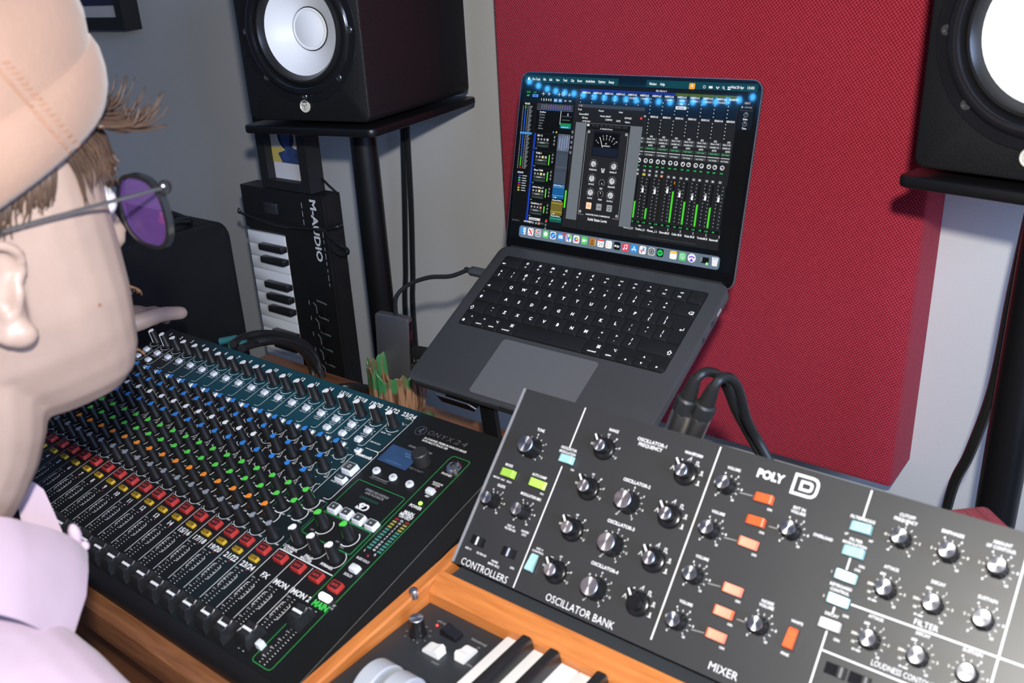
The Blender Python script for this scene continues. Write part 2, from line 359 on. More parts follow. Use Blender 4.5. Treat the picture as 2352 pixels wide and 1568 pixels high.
# ================================================================ loudspeakers and stands
CONE = M('cone_white', (.80, .81, .84), .45)
CONER = M('woofer_surround', (.016, .016, .017), .3)
CABF = M('speaker_finish', (.0055, .0055, .006), .48, spec=.5, noise=.3, nscale=400, bump=.25, bscale=700)
LOGO = M('logo_metal', (.85, .82, .72), .35, .4)
def speaker(fc, yaw, label):
    W, HH, D = .212, .332, .300
    MW = T(fc) @ RZ(yaw)                                    # front bottom middle; x right, y back, z up
    t = thing('studio_monitor', label, 'loudspeaker', MW, 'white cone studio monitors')
    zc = .124
    F = T((0, 0, zc)) @ RX(90)                               # local z of F points out of the front (towards -y)
    n = 56
    base_ = [(x, y + HH / 2 - zc) for x, y in rrect(W, HH, .010, 5)]
    angs = sorted([atan2(y, x) for x, y in base_] + [-pi + 2 * pi * (k + .37) / 72 for k in range(72)])
    def cast(poly, a):
        c, s_ = cos(a), sin(a)
        for (x0, y0), (x1, y1) in zip(poly, poly[1:] + poly[:1]):
            ex, ey = x1 - x0, y1 - y0; den = c * ey - s_ * ex
            if abs(den) < 1e-12: continue
            tt = (x0 * ey - y0 * ex) / den; uu = (x0 * s_ - y0 * c) / den
            if tt > 0 and -1e-6 <= uu <= 1 + 1e-6: return (tt * c, tt * s_)
        return (0, 0)
    O = lambda d, z: [(*cast([(x, y + HH / 2 - zc) for x, y in rrect(W - 2 * d, HH - 2 * d, .010 - d * .5, 5)], a), z) for a in angs]
    circ = lambda r, z: [(r * cos(a), r * sin(a), z) for a in angs]
    b = MB(F); b.loft([O(.003, -D), O(0, -D + .003), O(0, -.004), O(.0012, -.0012), O(.004, 0), circ(.0748, 0), circ(.0748, -.06)], CABF, (True, True)); part(b, 'cabinet', t, MW)
    b = MB(F)
    b.lathe([(.0985, .0002), (.0975, .0015), (.088, .0022), (.0855, .0050), (.081, .0062), (.077, .0050), (.0740, .0002), (.0738, -.004)], BLACKG, n, caps=(False, False)); part(b, 'trim_ring', t, MW)
    b = MB(F); b.lathe([(.0740, -.0035), (.0725, -.002), (.0700, .0022), (.0670, .0028), (.0640, -.001), (.0612, -.0066)], CONER, n, caps=(False, False)); part(b, 'surround', t, MW)
    b = MB(F); b.lathe([(.0615, -.0066), (.0605, -.0070), (.045, -.0195), (.0300, -.0310)], CONE, n, caps=(False, False)); cone = part(b, 'woofer_cone', t, MW)
    b = MB(F); b.lathe([(.0302, -.0306), (.0296, -.0300), (.0286, -.0302)], BLACKM, n, caps=(False, False)); b.lathe([(.0287, -.0304), (.0286, -.0288), (.0262, -.0280), (.0250, -.0288), (.018, -.0250), (.009, -.0232), (.0005, -.0226)], CONE, n, caps=(False, True)); part(b, 'dust_cap', cone, MW)
    for k in range(8):
        a = 2 * pi * k / 8 + .0
        b = MB(F @ T((.0885 * cos(a), .0885 * sin(a), .0015))); b.lathe([(.0050, 0), (.0050, .0014), (.0042, .0022), (.0022, .0022), (.0020, .0010)], M('screw_black', (.22, .22, .22), .3, .9), 12); part(b, 'screw', t, MW)
    b = MB(T((-.002, 0, .0215)) @ RX(90)); b.lathe([(.0088, .0004), (.0088, .0016), (.0078, .0020), (.0072, .0014)], LOGO, 24)
    for k in range(3): b.line([(0, 0), (.0056 * cos(radians(90 + 120 * k)), .0056 * sin(radians(90 + 120 * k)))], .0014, LOGO, .0022)
    b.arc(0, 0, .0052, 0, 360, .0010, LOGO, .0021, 24)
    for k in range(3): b.line([(0, 0), (.0056 * cos(radians(30 + 120 * k)), .0056 * sin(radians(30 + 120 * k)))], .0006, BLACKM, .0023)
    part(b, 'badge', t, MW)
    # tweeter in its waveguide above the woofer
    b = MB(T((0, 0, .262)) @ RX(90)); b.lathe([(.055, .0003), (.054, .0016), (.047, .0012), (.018, -.0)], BLACKM, 40, caps=(False, False)); b.ball((0, 0, .001), (.0135, .0135, .006), BLACKG, 16); part(b, 'tweeter', t, MW)
    return MW
SPZ = H - .1995
SL = Vector((-1.0570, .8708, SPZ)); SR = Vector((-.2367, .9111, SPZ)) + Vector((cos(radians(-12.7)), sin(radians(-12.7)), 0)) * .107
speaker(SL, 12.72, 'black studio monitor with white cone on the left stand')
speaker(SR, -12.7, 'black studio monitor cut off by the right edge of the photo, on the right stand')
def stand(fc, yaw, label, px, py):
    t = thing('speaker_stand', label, 'stand', T((px, py, 0)), 'speaker stands')
    MW = T(fc) @ RZ(yaw)
    b = MB(MW); b.rbox3(0, .148, .232, .318, -.0185, -.0065, .012, STEEL, .003, n=4); part(b, 'top_plate', t)
    for sx in (-.08, .08):
        for sy in (.03, .27):
            b = MB(MW); b.lathe([(.012, -.0064), (.012, -.0003)], RUBBER, 12, T((sx, sy, 0))); part(b, 'rubber_pad', t)
    b = MB(); b.lathe([(.0215, .025), (.0215, fc.z - .0187)], STEEL, 28, T((px, py, 0))); part(b, 'pole', t)
    b = MB(T((px, py, 0)) @ RZ(yaw)); b.rbox3(0, 0, .30, .34, .001, .025, .03, STEEL, .004, n=4); part(b, 'base_plate', t)
stand(SL, 12.72, 'black steel stand under the left studio monitor', -1.087, 1.0)
stand(SR, -12.7, 'black steel stand under the right studio monitor', -.1265, 1.0)

# cables running down behind the stands
t = thing('speaker_cable', 'pair of thin black cables hanging behind the left speaker stand', 'cable', T((-1.0, 1.19, 0)))
for k, dx in enumerate((0, .012)):
    b = MB(); P = [ony(922, 240, 1.19), ony(926, 330, 1.19), ony(930 + 4 * k, 480, 1.19), ony(932 + 6 * k, 620, 1.19), ony(936 + 8 * k, 780, 1.19)]
    P = [p + Vector((dx, 0, 0)) for p in P] + [Vector((P[-1].x + dx, 1.19, .006))]
    b.tube(P, .0052, CABLE, 8); part(b, 'cable', t)
P = [(-.147, 1.035, 1.06), (-.152, 1.035, .95), (-.154, 1.03, .84), (-.165, 1.02, .76), (-.178, 1.02, .70), (-.185, 1.02, .55), (-.18, 1.02, .3), (-.16, 1.03, .005)]
b = MB(); b.tube(P, .006, CABLE, 8); tag(part(b, 'power_cable'), 'black power cable running down beside the right speaker stand', 'cable')

# ================================================================ small keyboard standing on its end
KY = .985
kx0 = ony(551, 423, KY).x; kx1 = ony(738, 448, KY).x; ktop = ony(640, 437, KY).z
MK = T((kx0, KY, ktop))                                    # x across, z down the keyboard is negative
t = thing('keyboard_controller', 'black keyboard controller standing on its end against the wall', 'keyboard', T(((kx0 + kx1) / 2, KY + .02, 0)))
KW = kx1 - kx0
b = MB(); b.box(kx0, kx1, KY + .006, KY + .040, .0015, ktop, BLACK); b.box(kx0, kx1, KY, KY + .0065, ktop - .078, ktop, BLACK); b.box(ony(664, 600, KY).x, kx1, KY, KY + .0065, .0015, ktop - .078, BLACK)
PRT = M('grey_lettering', (.50, .52, .55), .6)
Q = T((kx0, KY - .0006, ktop)) @ RX(90)                      # panel plane, y up
lx = ony(727, 530, KY).x - kx0
b.text('M-AUDIO', lx, ony(727, 531, KY).z - ktop, .0150, M('white_lettering', (.75, .76, .78), .5), 0, w=.110, rot=-90, bold=.03, mtx=Q)
for k in range(9):
    zz = -.205 - .0305 * k
    b.line([(lx - .035, zz + .006), (lx - .028, zz)], .0012, PRT, mtx=Q); b.line([(lx - .028, zz), (lx - .028, zz - .014)], .0012, PRT, mtx=Q)
    for j in range(9): b.rect(lx - .024 + j * .003, zz + .012 - j * .0004, .0011, .003, PRT, mtx=Q)
    b.rect(lx - .047, zz + .004, .0012, .008, PRT, mtx=Q)
for zz in (-.02, -.035, -.05): b.rect(lx - .03, zz, .0014, .010, PRT, mtx=Q)
for k in range(8): b.rect(lx + .0165, -.066 - .013 * k, .0012, .006 if k % 3 else .011, PRT, mtx=Q)
part(b, 'body', t)
for k in range(9):
    zz = ktop - .213 - .0305 * k; b = MB(); b.box(kx0 + lx - .012, kx0 + lx - .003, KY - .008, KY - .0004, zz - .006, zz + .006, BLACKG); part(b, 'slider', t)
b = MB(); b.rbox(0, 0, .036, .020, 0, .004, .002, M('display_dark', (.03, .032, .035), .2), .001, mtx=T((kx0 + .082, KY - .0002, ktop - .035)) @ RX(90)); part(b, 'display', t)
WKEY = M('white_key', (.80, .80, .82), .25); BKEY = M('black_key', (.015, .015, .016), .3)
k0 = ony(558, 524, KY).z; kpit = .0241; kxr = ony(663, 600, KY).x
m1 = MB(); m1.rbox(0, 0, kxr - kx0 - .002, kpit - .0009, 0, .006, .0012, WKEY, .0008, n=2, mtx=RX(90)); wm = m1.mesh('white_key')
m2 = MB(); m2.rbox(0, 0, .066, .0120, 0, .0135, .002, BKEY, .0022, n=2, mtx=RX(90)); bm_ = m2.mesh('black_key')
nk = int((k0 - .01) / kpit)
for k in range(min(nk, 36)):
    zz = k0 - kpit * (k + .5)
    link(bpy.data.objects.new('white_key', wm), t, T(((kx0 + kxr) / 2 - .001, KY + .0055, zz)))
    if k % 7 in (0, 1, 3, 4, 5): link(bpy.data.objects.new('black_key', bm_), t, T((kxr - .034, KY + .001, zz - kpit / 2)))
# its cable, wound round it
P = [ony(u, v, y) for u, v, y in ((775, 444, KY + .03), (757, 428, KY + .02), (740, 412, KY + .03), (722, 408, KY + .035))]
b = MB(); b.tube(P, .0022, CABLE, 6)
tc_ = thing('usb_cable', 'thin black cable tied round the upright keyboard controller', 'cable', T((kx1, KY - .01, ktop - .1)))
part(b, 'upper_loop', tc_)
b = MB(); b.tube([ony(u, v, y) for u, v, y in ((549, 488, KY + .01), (549, 480, KY - .004), (556, 490, KY - .006), (600, 506, KY - .010), (660, 520, KY - .010), (735, 527, KY - .008), (772, 521, KY - .006), (784, 516, KY + .01), (780, 511, KY + .012), (768, 514, KY - .002))], .0026, CABLE, 6); part(b, 'wrap', tc_)
b = MB(); b.tube([ony(u, v, y) for u, v, y in ((745, 528, KY - .008), (760, 545, KY - .02), (782, 562, KY - .02), (799, 573, KY - .01), (798, 583, KY), (782, 585, KY - .002), (768, 575, KY - .003))], .0024, CABLE, 6); part(b, 'lower_loop', tc_)

# small framed print standing on the end of the keyboard
fz0 = ktop + .001; fx0 = ony(587, 350, KY).x; fx1 = ony(697, 350, KY).x; ft = H - .223
t = thing('picture_frame', 'small black framed portrait standing on the upright keyboard', 'picture', T(((fx0 + fx1) / 2, KY + .02, fz0)))
b = MB()
for bx in ((fx0, fx0 + .021, fz0, ft), (fx1 - .021, fx1, fz0, ft), (fx0 + .021, fx1 - .021, fz0, fz0 + .015), (fx0 + .021, fx1 - .021, ft - .012, ft)): b.box(bx[0], bx[1], KY + .004, KY + .036, bx[2], bx[3], BLACKM)
part(b, 'frame', t)
b = MB(); b.box(fx0 + .02, fx1 - .02, KY + .020, KY + .024, fz0 + .014, ft - .011, M('mat_white', (.72, .72, .78), .7)); part(b, 'mat_board', t)
Q = T((fx0 + .02, KY + .0195, fz0 + .014)) @ RX(90); fw = fx1 - fx0 - .04
b = MB(); b.rect(fw / 2, .030 + .030, fw, .060, M('print_cream', (.62, .58, .52), .6), 0, Q); b.rect(fw * .22, .043, fw * .44, .026, M('print_yellow', (.62, .50, .14), .6), .0002, Q)
B1 = M('print_blue', (.03, .06, .19), .6, noise=.5, nscale=60); B2 = M('print_dark', (.012, .014, .03), .6)
b.add([(fw * .42, .068, .0006), (fw * .42, .052, .0006), (fw * .20, .046, .0006), (fw * .30, .030, .0006), (fw, .030, .0006), (fw, .056, .0006), (fw * .72, .056, .0006)], [(0, 1, 2, 3, 4, 5, 6)], B1, Q)
b.add([(fw * .48 + fw * .24 * cos(2 * pi * k / 18), .077 + .024 * sin(2 * pi * k / 18), .0004) for k in range(18)], [tuple(range(18))], B2, Q)
b.add([(fw * .47 + fw * .15 * cos(2 * pi * k / 18), .074 + .016 * sin(2 * pi * k / 18), .0008) for k in range(18)], [tuple(range(18))], B1, Q)
part(b, 'portrait_print', t)

# blue fairy lights on the rear wall, mirrored in the laptop screen
LEDM = M('led_blue', (.02, .2, .6), .3, emit=(.06, .42, 1.0), es=40)
t = thing('led_string', 'string of blue fairy lights along the rear wall', 'fairy lights', T((-1.8, -1.04, H + .5)))
L = [(-2.234, .532), (-2.186, .517), (-2.14, .506), (-2.098, .499), (-2.055, .495), (-2.012, .493), (-1.968, .49), (-1.918, .486), (-1.873, .484), (-1.826, .482), (-1.78, .482), (-1.736, .48), (-1.692, .481), (-1.644, .48), (-1.598, .48), (-1.552, .482), (-1.51, .485), (-1.468, .487), (-1.425, .49), (-1.383, .494), (-1.342, .5), (-1.297, .512)]
b = MB(); b.tube([(x, -1.045, H + z + .006) for x, z in L], .002, CABLE, 6, sub=2); part(b, 'wire', t)
bl = MB(); bl.ball((0, 0, 0), (.009, .009, .012), LEDM, 10); blm = bl.mesh('bulb')
for x, z in L: link(bpy.data.objects.new('bulb', blm), t, T((x, -1.036, H + z)))
# ================================================================ mixing console
P_ = .0254
MXO = (-1.13717516, .62491846, -.4564289); MXA = 14.427
MX = tilted(MXO, MXA)                                       # x along the strips, y up the slope (v down = -y), z out of the panel
def mxp():                                                   # black panel with a teal field that fades out at its borders
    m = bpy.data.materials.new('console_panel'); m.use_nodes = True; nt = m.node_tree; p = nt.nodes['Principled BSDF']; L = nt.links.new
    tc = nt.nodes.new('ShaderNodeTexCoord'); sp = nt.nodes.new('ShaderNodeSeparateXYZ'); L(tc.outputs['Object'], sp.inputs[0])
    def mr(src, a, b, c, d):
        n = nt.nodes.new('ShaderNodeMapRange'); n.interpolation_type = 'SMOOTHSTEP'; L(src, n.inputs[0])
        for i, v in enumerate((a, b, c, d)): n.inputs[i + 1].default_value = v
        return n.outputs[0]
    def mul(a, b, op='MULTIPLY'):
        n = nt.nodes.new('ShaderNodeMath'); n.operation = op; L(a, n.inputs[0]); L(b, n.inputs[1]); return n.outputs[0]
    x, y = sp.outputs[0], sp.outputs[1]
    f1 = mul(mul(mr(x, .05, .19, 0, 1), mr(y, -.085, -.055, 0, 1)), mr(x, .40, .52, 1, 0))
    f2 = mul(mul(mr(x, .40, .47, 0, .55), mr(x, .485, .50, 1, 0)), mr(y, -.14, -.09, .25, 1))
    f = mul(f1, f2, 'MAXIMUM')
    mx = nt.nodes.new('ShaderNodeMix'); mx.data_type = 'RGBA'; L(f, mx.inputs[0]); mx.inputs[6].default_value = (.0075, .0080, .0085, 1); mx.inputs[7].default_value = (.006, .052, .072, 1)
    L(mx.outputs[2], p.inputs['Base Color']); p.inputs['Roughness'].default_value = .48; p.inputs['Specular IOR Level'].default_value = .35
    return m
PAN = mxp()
CONB = M('console_body', (.010, .010, .011), .5, spec=.35, noise=.1)
GRN = M('green_print', (.025, .32, .07), .5); GRND = M('dark_green_print', (.02, .20, .11), .5); GRNL = M('green_cap', (.09, .62, .07), .4)
ORG = M('orange_cap', (.90, .26, .02), .4); BLU = M('blue_cap', (.03, .22, .66), .4); GRY = M('grey_cap', (.26, .28, .32), .4)
REDF = M('red_button_edge', (.42, .030, .025), .45); REDD = M('red_button_window', (.045, .012, .014), .35); REDT = M('red_button_text', (.50, .045, .035), .5)
YEL = M('yellow_button_edge', (.55, .34, .02), .45); YELD = M('yellow_button_window', (.10, .060, .008), .4)
LITE = M('translucent_button', (.66, .68, .74), .35)
KNB = M('knob_black', (.010, .010, .011), .42, spec=.45)
t = thing('mixing_console', 'large black mixing console with rows of coloured knobs and faders', 'mixing console', T((-.81, .48, DESK)))
XL, XR_ = .30 * P_, 25.55 * P_
def w2l(y, z): d = MX.inverted() @ Vector((MXO[0], y, z)); return (d.y, d.z)
prof = [(.0115, -.001), (.0105, 0), (-.312, 0), (-.318, -.0016), (-.322, -.005), w2l(.3135, DESK + .012), w2l(.3165, DESK + .0035), w2l(.330, DESK + .003), w2l(.628, DESK + .003), w2l(.6335, DESK + .010)]
b = MB(MX); b.loft([[(XL + .0025, y, z) for y, z in prof], [(XL + .0255 * .1, y, z) for y, z in prof]][:1] + [[(XR_, y, z) for y, z in prof]], CONB); part(b, 'chassis', t)
# --- panel sheet and everything printed on it
Z1 = .0009
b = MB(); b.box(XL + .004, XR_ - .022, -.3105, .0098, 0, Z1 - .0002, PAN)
b.line([(XR_ - .0205, .010), (XR_ - .0205, -.316)], .0006, DIMP, .0004)
names = [str(k) for k in range(1, 15)] + ['15/16', '17/18', '19/20', '21/22', '23/24']
FX_ = ['FX', 'MON 1', 'MON 2']
for i in range(1, 20):
    x = i * P_; s = i - .15; xs = s * P_
    b.text(names[i - 1], x, 0, .0056 if i < 15 else .0062, WHITE, Z1, bold=.03, shear=-.1)
    # gain
    b.arc(xs, -.0208, .0098, -20, -120, .0008, WHITE, Z1); b.line([(xs - .0075, -.0285), (xs - .0055, -.0265)], .0006, WHITE, Z1)
    b.arc(xs, -.0208, .0098, 60, 30, .0007, WHITE, Z1, 4)
    b.text('ONYX', xs + .0112, -.0135, .0016, GREYP, Z1); b.text('GAIN', xs - .0048, -.0338, .0021, WHITE, Z1); b.text('-20dB', xs + .0035, -.0335, .0016, WHITE, Z1); b.text('U', xs - .0095, -.0245, .0016, WHITE, Z1)
    r = x + .42 * P_
    if i < 19: b.line([(r, -.014), (r, -.0570), (r - .0009, -.0594), (r - .003, -.0606), (r - .0075, -.0606)], .0006, WHITE, Z1)
    else: b.line([(r - .006, -.0045), (r - .0015, -.0045), (r, -.006), (r, -.058), (r - .001, -.0600), (r - .003, -.0606), (r - .0075, -.0606)], .0006, WHITE, Z1); b.text('LINE', r - .0095, -.0047, .0020, WHITE, Z1)
    # low cut
    if i < 19: b.text('LOW CUT', x - .07 * P_, -.0450, .0017, WHITE, Z1)
    if i < 19:
        b.text('I', x + .19 * P_, -.0392, .0022, WHITE, Z1); b.text('60', x + .24 * P_, -.0365, .0014, WHITE, Z1); b.text('Hz', x + .24 * P_, -.0415, .0014, WHITE, Z1)
    if 15 <= i < 19: b.line([(x - .20 * P_, -.0478), (x + .14 * P_, -.0478)], .0006, WHITE, Z1)
    if i == 19: b.text('LINE IN 23/24', x - .005, -.0505, .0020, WHITE, Z1, w=.015)
    if i <= 18:                                               # equaliser
        b.line([(x + .30 * P_, -.0640), (x + .58 * P_, -.0640), (x + .62 * P_, -.0650), (x + .62 * P_, -.0715), (x + .56 * P_, -.0735)], .0005, WHITE, Z1)
        rows = [-.0795, -.0957, -.1112, -.1268] if i <= 14 else [-.0795, -.1038, -.1275]
        for v in rows:
            b.arc(xs, v, .0088, 20, -150, .0006, WHITE, Z1); b.text('-15', xs - .0078, v - .0062, .0015, WHITE, Z1); b.text('+15', xs + .0085, v - .0066, .0015, WHITE, Z1); b.disc(xs, v + .0098, .0006, Z1, WHITE, 6)
            b.line([(xs + .0095, v - .002), (xs + .0128, v - .0095)], .0005, WHITE, Z1); b.text('HI' if v == rows[0] else ('LOW' if v == rows[-1] else 'MID'), xs + .0105, v - .0095, .0018, WHITE, Z1)
            b.line([(xs + .009, v + .002), (xs + .012, v + .0035)], .0005, WHITE, Z1)
            b.disc(xs + .0125, v + .0035, .0006, Z1, WHITE, 6)
    for v, g in ((-.1476, 1), (-.1640, 1), (-.1800, 0)):
        if v == -.1800 and i == 19: continue
        b.arc(xs, v, .0090, 55, -115, .0011, WHITE, Z1, 12); b.text('OFF', xs - .0085, v - .0070, .0018, WHITE, Z1); b.text('MAX', xs + .0085, v - .0078, .0018, WHITE, Z1); b.text('U', xs + .0085, v + .0075, .0016, WHITE, Z1)
        b.line([(xs - .0118, v + .006), (xs - .0118, v - .005)], .0004, GRND if g else YELD, Z1)
    b.text('AUX 1', xs + .0095, -.1402, .0018, WHITE, Z1); b.text('FX', xs + .0095, -.1722, .0018, GRN, Z1)
    b.arc(xs, -.1973, .0092, 30, -150, .0006, WHITE, Z1, 12); b.text('L', xs - .0088, -.2045, .0018, WHITE, Z1); b.text('PAN', xs + .0095, -.2035, .0019, WHITE, Z1); b.disc(xs - .006, -.2062, .0007, Z1, WHITE, 6)
    b.text(names[i - 1], x, -.2358, .0054 if i < 15 else .0058, WHITE, Z1, bold=.03)
for k, nme in enumerate(FX_): b.text(nme, (20 + k) * P_ + .001, -.2358, .0056, WHITE, Z1, bold=.03)
b.text('MAIN', 23.05 * P_, -.2357, .0062, M('main_green', (.05, .55, .08), .5), Z1, bold=.04, w=.0185)
for k in range(0, 22):                                       # separators between the fader strips
    x = (k + .5) * P_
    b.line([(x, -.2062 if k < 20 else -.2078), (x, -.284)], .0007, GREYP if k < 6 else WHITE, Z1)
b.line([(19.52 * P_, -.2060), (22.45 * P_, -.2060)], .0010, WHITE, Z1)
def fader_scale(xs, v0, v1, m, wide=False):
    b.rect(xs, (v0 + v1) / 2, .0018, abs(v1 - v0), BLACKM, Z1 + .0001)
    n = 20
    for k in range(n + 1):
        v = v0 + (v1 - v0) * k / n
        b.rect(xs + .0030, v, .0017, .0006, m, Z1); b.rect(xs - .0032, v, .0015, .0005, m, Z1)
        if k % 3 == 0: b.text(str((10, 5, 0, 5, 10, 20, 40)[k // 3 % 7]), xs - .0056, v, .0015, m, Z1)
for i in range(1, 23):
    xs = (i - .15) * P_; fader_scale(xs, -.2425, -.303, WHITE)
    xa = (i - .36) * P_; xb = (i + .055) * P_
    b.line([(xa + .0018, -.2495), (xa, -.2495), (xa, -.2650), (xa + .0018, -.2650)], .0006, WHITE, Z1); b.line([(xa - .0012, -.2572), (xa + .0016, -.2572)], .0006, WHITE, Z1)
    b.line([(xb - .0016, -.2498), (xb, -.2498), (xb, -.2655), (xb - .0016, -.2655)], .0006, WHITE, Z1); b.line([(xb - .0014, -.2576), (xb + .0008, -.2576)], .0005, WHITE, Z1)
    if i < 20: b.disc((i + .02) * P_, -.2426, .0008, Z1, GREYP, 8)
fader_scale(22.98 * P_, -.2425, -.303, WHITE)
# --- master section outlines and lettering
xa, xb = 22.50 * P_, 23.47 * P_
b.line([(xa, -.2385), (xa, -.037), (xa + .001, -.0330), (xa + .0035, -.0314), (xb - .0025, -.0314), (xb - .0006, -.0323), (xb, -.035), (xb, -.2275)], .0007, GRN, Z1)
b.line([(xa, -.262), (xa, -.302), (xa + .001, -.3045), (xa + .0035, -.3055), (xb - .0035, -.3055), (xb - .001, -.3045), (xb, -.302), (xb, -.236)], .0007, GRN, Z1)
b.frame(21.02 * P_, -.1245, 2.62 * P_, .0487, .0025, .0006, GRN, Z1)
b.frame(20.98 * P_, -.1652, 2.72 * P_, .0305, .0025, .0006, GRN, Z1)
b.frame(20.98 * P_, -.1652, 2.72 * P_ + .0016, .0321, .003, .0003, GRND, Z1)
b.line([(18.62 * P_, -.0610), (19.30 * P_, -.0610), (19.40 * P_, -.0620), (19.44 * P_, -.0650), (19.44 * P_, -.1330), (19.40 * P_, -.1356), (19.30 * P_, -.1366), (19.1 * P_, -.1366)], .0007, WHITE, Z1)
b.line([(18.45 * P_, -.0755), (18.45 * P_, -.1355)], .0006, WHITE, Z1)
b.line([(19.35 * P_, -.1395), (19.50 * P_, -.1405), (19.52 * P_, -.205)], .0005, GRND, Z1)
b.text('Bluetooth', 18.93 * P_, -.0712, .0044, WHITE, Z1, w=.0225, bold=.04)
cx, cy = 20.18 * P_, -.0143
b.arc(cx, cy, .0066, 0, 360, .0006, SILVER, Z1, 28)
for q in ([(-.002, .001), (.0005, .0012), (.0015, -.0005)], [(.0005, .0012), (-.0004, -.0016), (-.0028, -.0024)], [(-.0004, -.0016), (.0018, -.0022), (.002, -.0042)], [(-.0026, -.0008), (-.002, .001)]): b.line([(cx + x, cy + y) for x, y in q], .0010, SILVER, Z1)
b.disc(cx + .0012, cy + .0030, .0015, Z1, SILVER, 10)
for k, ch in enumerate('ONYX24'): b.text(ch, 20.72 * P_ + k * .0091 + (.001 if k > 3 else 0), -.0128, .0068, DIMP, Z1, w=.0066, bold=-.022, shear=.15)
b.text('24-CHANNEL PREMIUM ANALOG MIXER', 20.63 * P_, -.0216, .0028, WHITE, Z1, w=.0585, align='L', bold=.02)
b.text('WITH MULTI-TRACK USB', 20.63 * P_, -.0256, .0028, WHITE, Z1, w=.036, align='L', bold=.02)
b.text('STUDIO COMMAND', 20.97 * P_, -.0383, .0026, GREYP, Z1, w=.033)
b.text('PRESS TO SELECT', 21.62 * P_, -.0642, .0021, DIMP, Z1, w=.020)
b.text('HOLD FOR SETTINGS', 20.55 * P_, -.0928, .0018, DIMP, Z1, w=.024)
b.line([(20.10 * P_, -.0885), (20.14 * P_, -.0905), (20.95 * P_, -.0905), (21.02 * P_, -.0885)], .0006, GREYP, Z1)
b.text('STEREO RECORDING', 21.05 * P_, -.1078, .0028, GREYP, Z1, w=.032); b.text('AND PLAYBACK', 21.05 * P_, -.1116, .0028, GREYP, Z1, w=.026)
b.rect(20.98 * P_, -.1182, .0240, .0011, BLACKG, Z1); b.frame(20.98 * P_, -.1182, .0250, .0020, .0005, .0003, GRND, Z1)
b.text('S', 20.90 * P_, -.1280, .0078, WHITE, Z1, w=.0075, bold=.06, shear=.25); b.arc(21.15 * P_, -.1280, .0033, 200, -80, .0020, WHITE, Z1, 14); b.rect(20.98 * P_, -.1318, .012, .0012, WHITE, Z1)
b.text('HOLD TO PAIR', 19.0 * P_, -.1142, .0020, WHITE, Z1, w=.018)
b.text('PHONES', 23.0 * P_, -.0560, .0029, WHITE, Z1, w=.013); b.text('PHANTOM', 23.0 * P_, -.0700, .0022, WHITE, Z1, w=.0125); b.text('POWER', 23.0 * P_, -.0726, .0022, WHITE, Z1, w=.0095)
b.text('48V', 23.06 * P_, -.0885, .0024, WHITE, Z1); b.text('POWER', 23.02 * P_, -.1048, .0036, WHITE, Z1, w=.0155, bold=.03)
b.text('MAIN', 23.0 * P_, -.1140, .0036, WHITE, Z1, w=.0125, bold=.03); b.text('METERS', 23.0 * P_, -.1178, .0036, WHITE, Z1, w=.0165, bold=.03); b.text('(0dB=0dBu)', 23.0 * P_, -.1208, .0022, WHITE, Z1, w=.014)
MG = M('meter_green', (.06, .24, .19), .4); MY = M('meter_yellow', (.34, .30, .06), .4); MR = M('meter_red', (.30, .02, .03), .4)
for k in range(12):
    v = -.1252 - .0036 * k
    for col in (22.77, 23.29): b.rect(col * P_, v, .0050, .0020, MR if k == 0 else MY if k < 4 else MG, Z1)
    b.text(('OL', '10', '6', '3', '0', '2', '4', '7', '10', '20', '30', '40')[k], 23.03 * P_, v, .0023, WHITE, Z1)
b.text('L', 22.72 * P_, -.1690, .0026, WHITE, Z1); b.text('R', 23.24 * P_, -.1690, .0026, WHITE, Z1)
b.text('RUDE SOLO', 22.98 * P_, -.1788, .0026, WHITE, Z1, w=.016); b.text('SOLO', 22.97 * P_, -.1985, .0028, WHITE, Z1)
for q, (x, w1, w2) in enumerate(((19.98, 'CONTROL', 'ROOM'), (21.0, 'SOLO', 'MASTER'), (21.99, 'PHONES', ''))):
    b.text(w1, x * P_ - .002, -.2003, .0030, WHITE, Z1, bold=.02); b.text(w2, x * P_ - .002, -.2037, .0030, WHITE, Z1, bold=.02)
    b.arc(x * P_, -.1905, .0105, 70, -130, .0007, WHITE, Z1, 12)
for x in (20.32, 21.74): b.arc(x * P_, -.1650, .0098, 60, -110, .0010, WHITE, Z1, 12); b.text('OFF', x * P_ - .0085, -.1735, .0018, GREYP, Z1); b.text('MAX', x * P_ + .0010, -.1768, .0018, GREYP, Z1)
b.text('ST', 23.52 * P_, -.2300, .002, WHITE, Z1); b.text('1-2', 23.52 * P_, -.2332, .002, WHITE, Z1)
part(b, 'panel', t, None if False else MX)
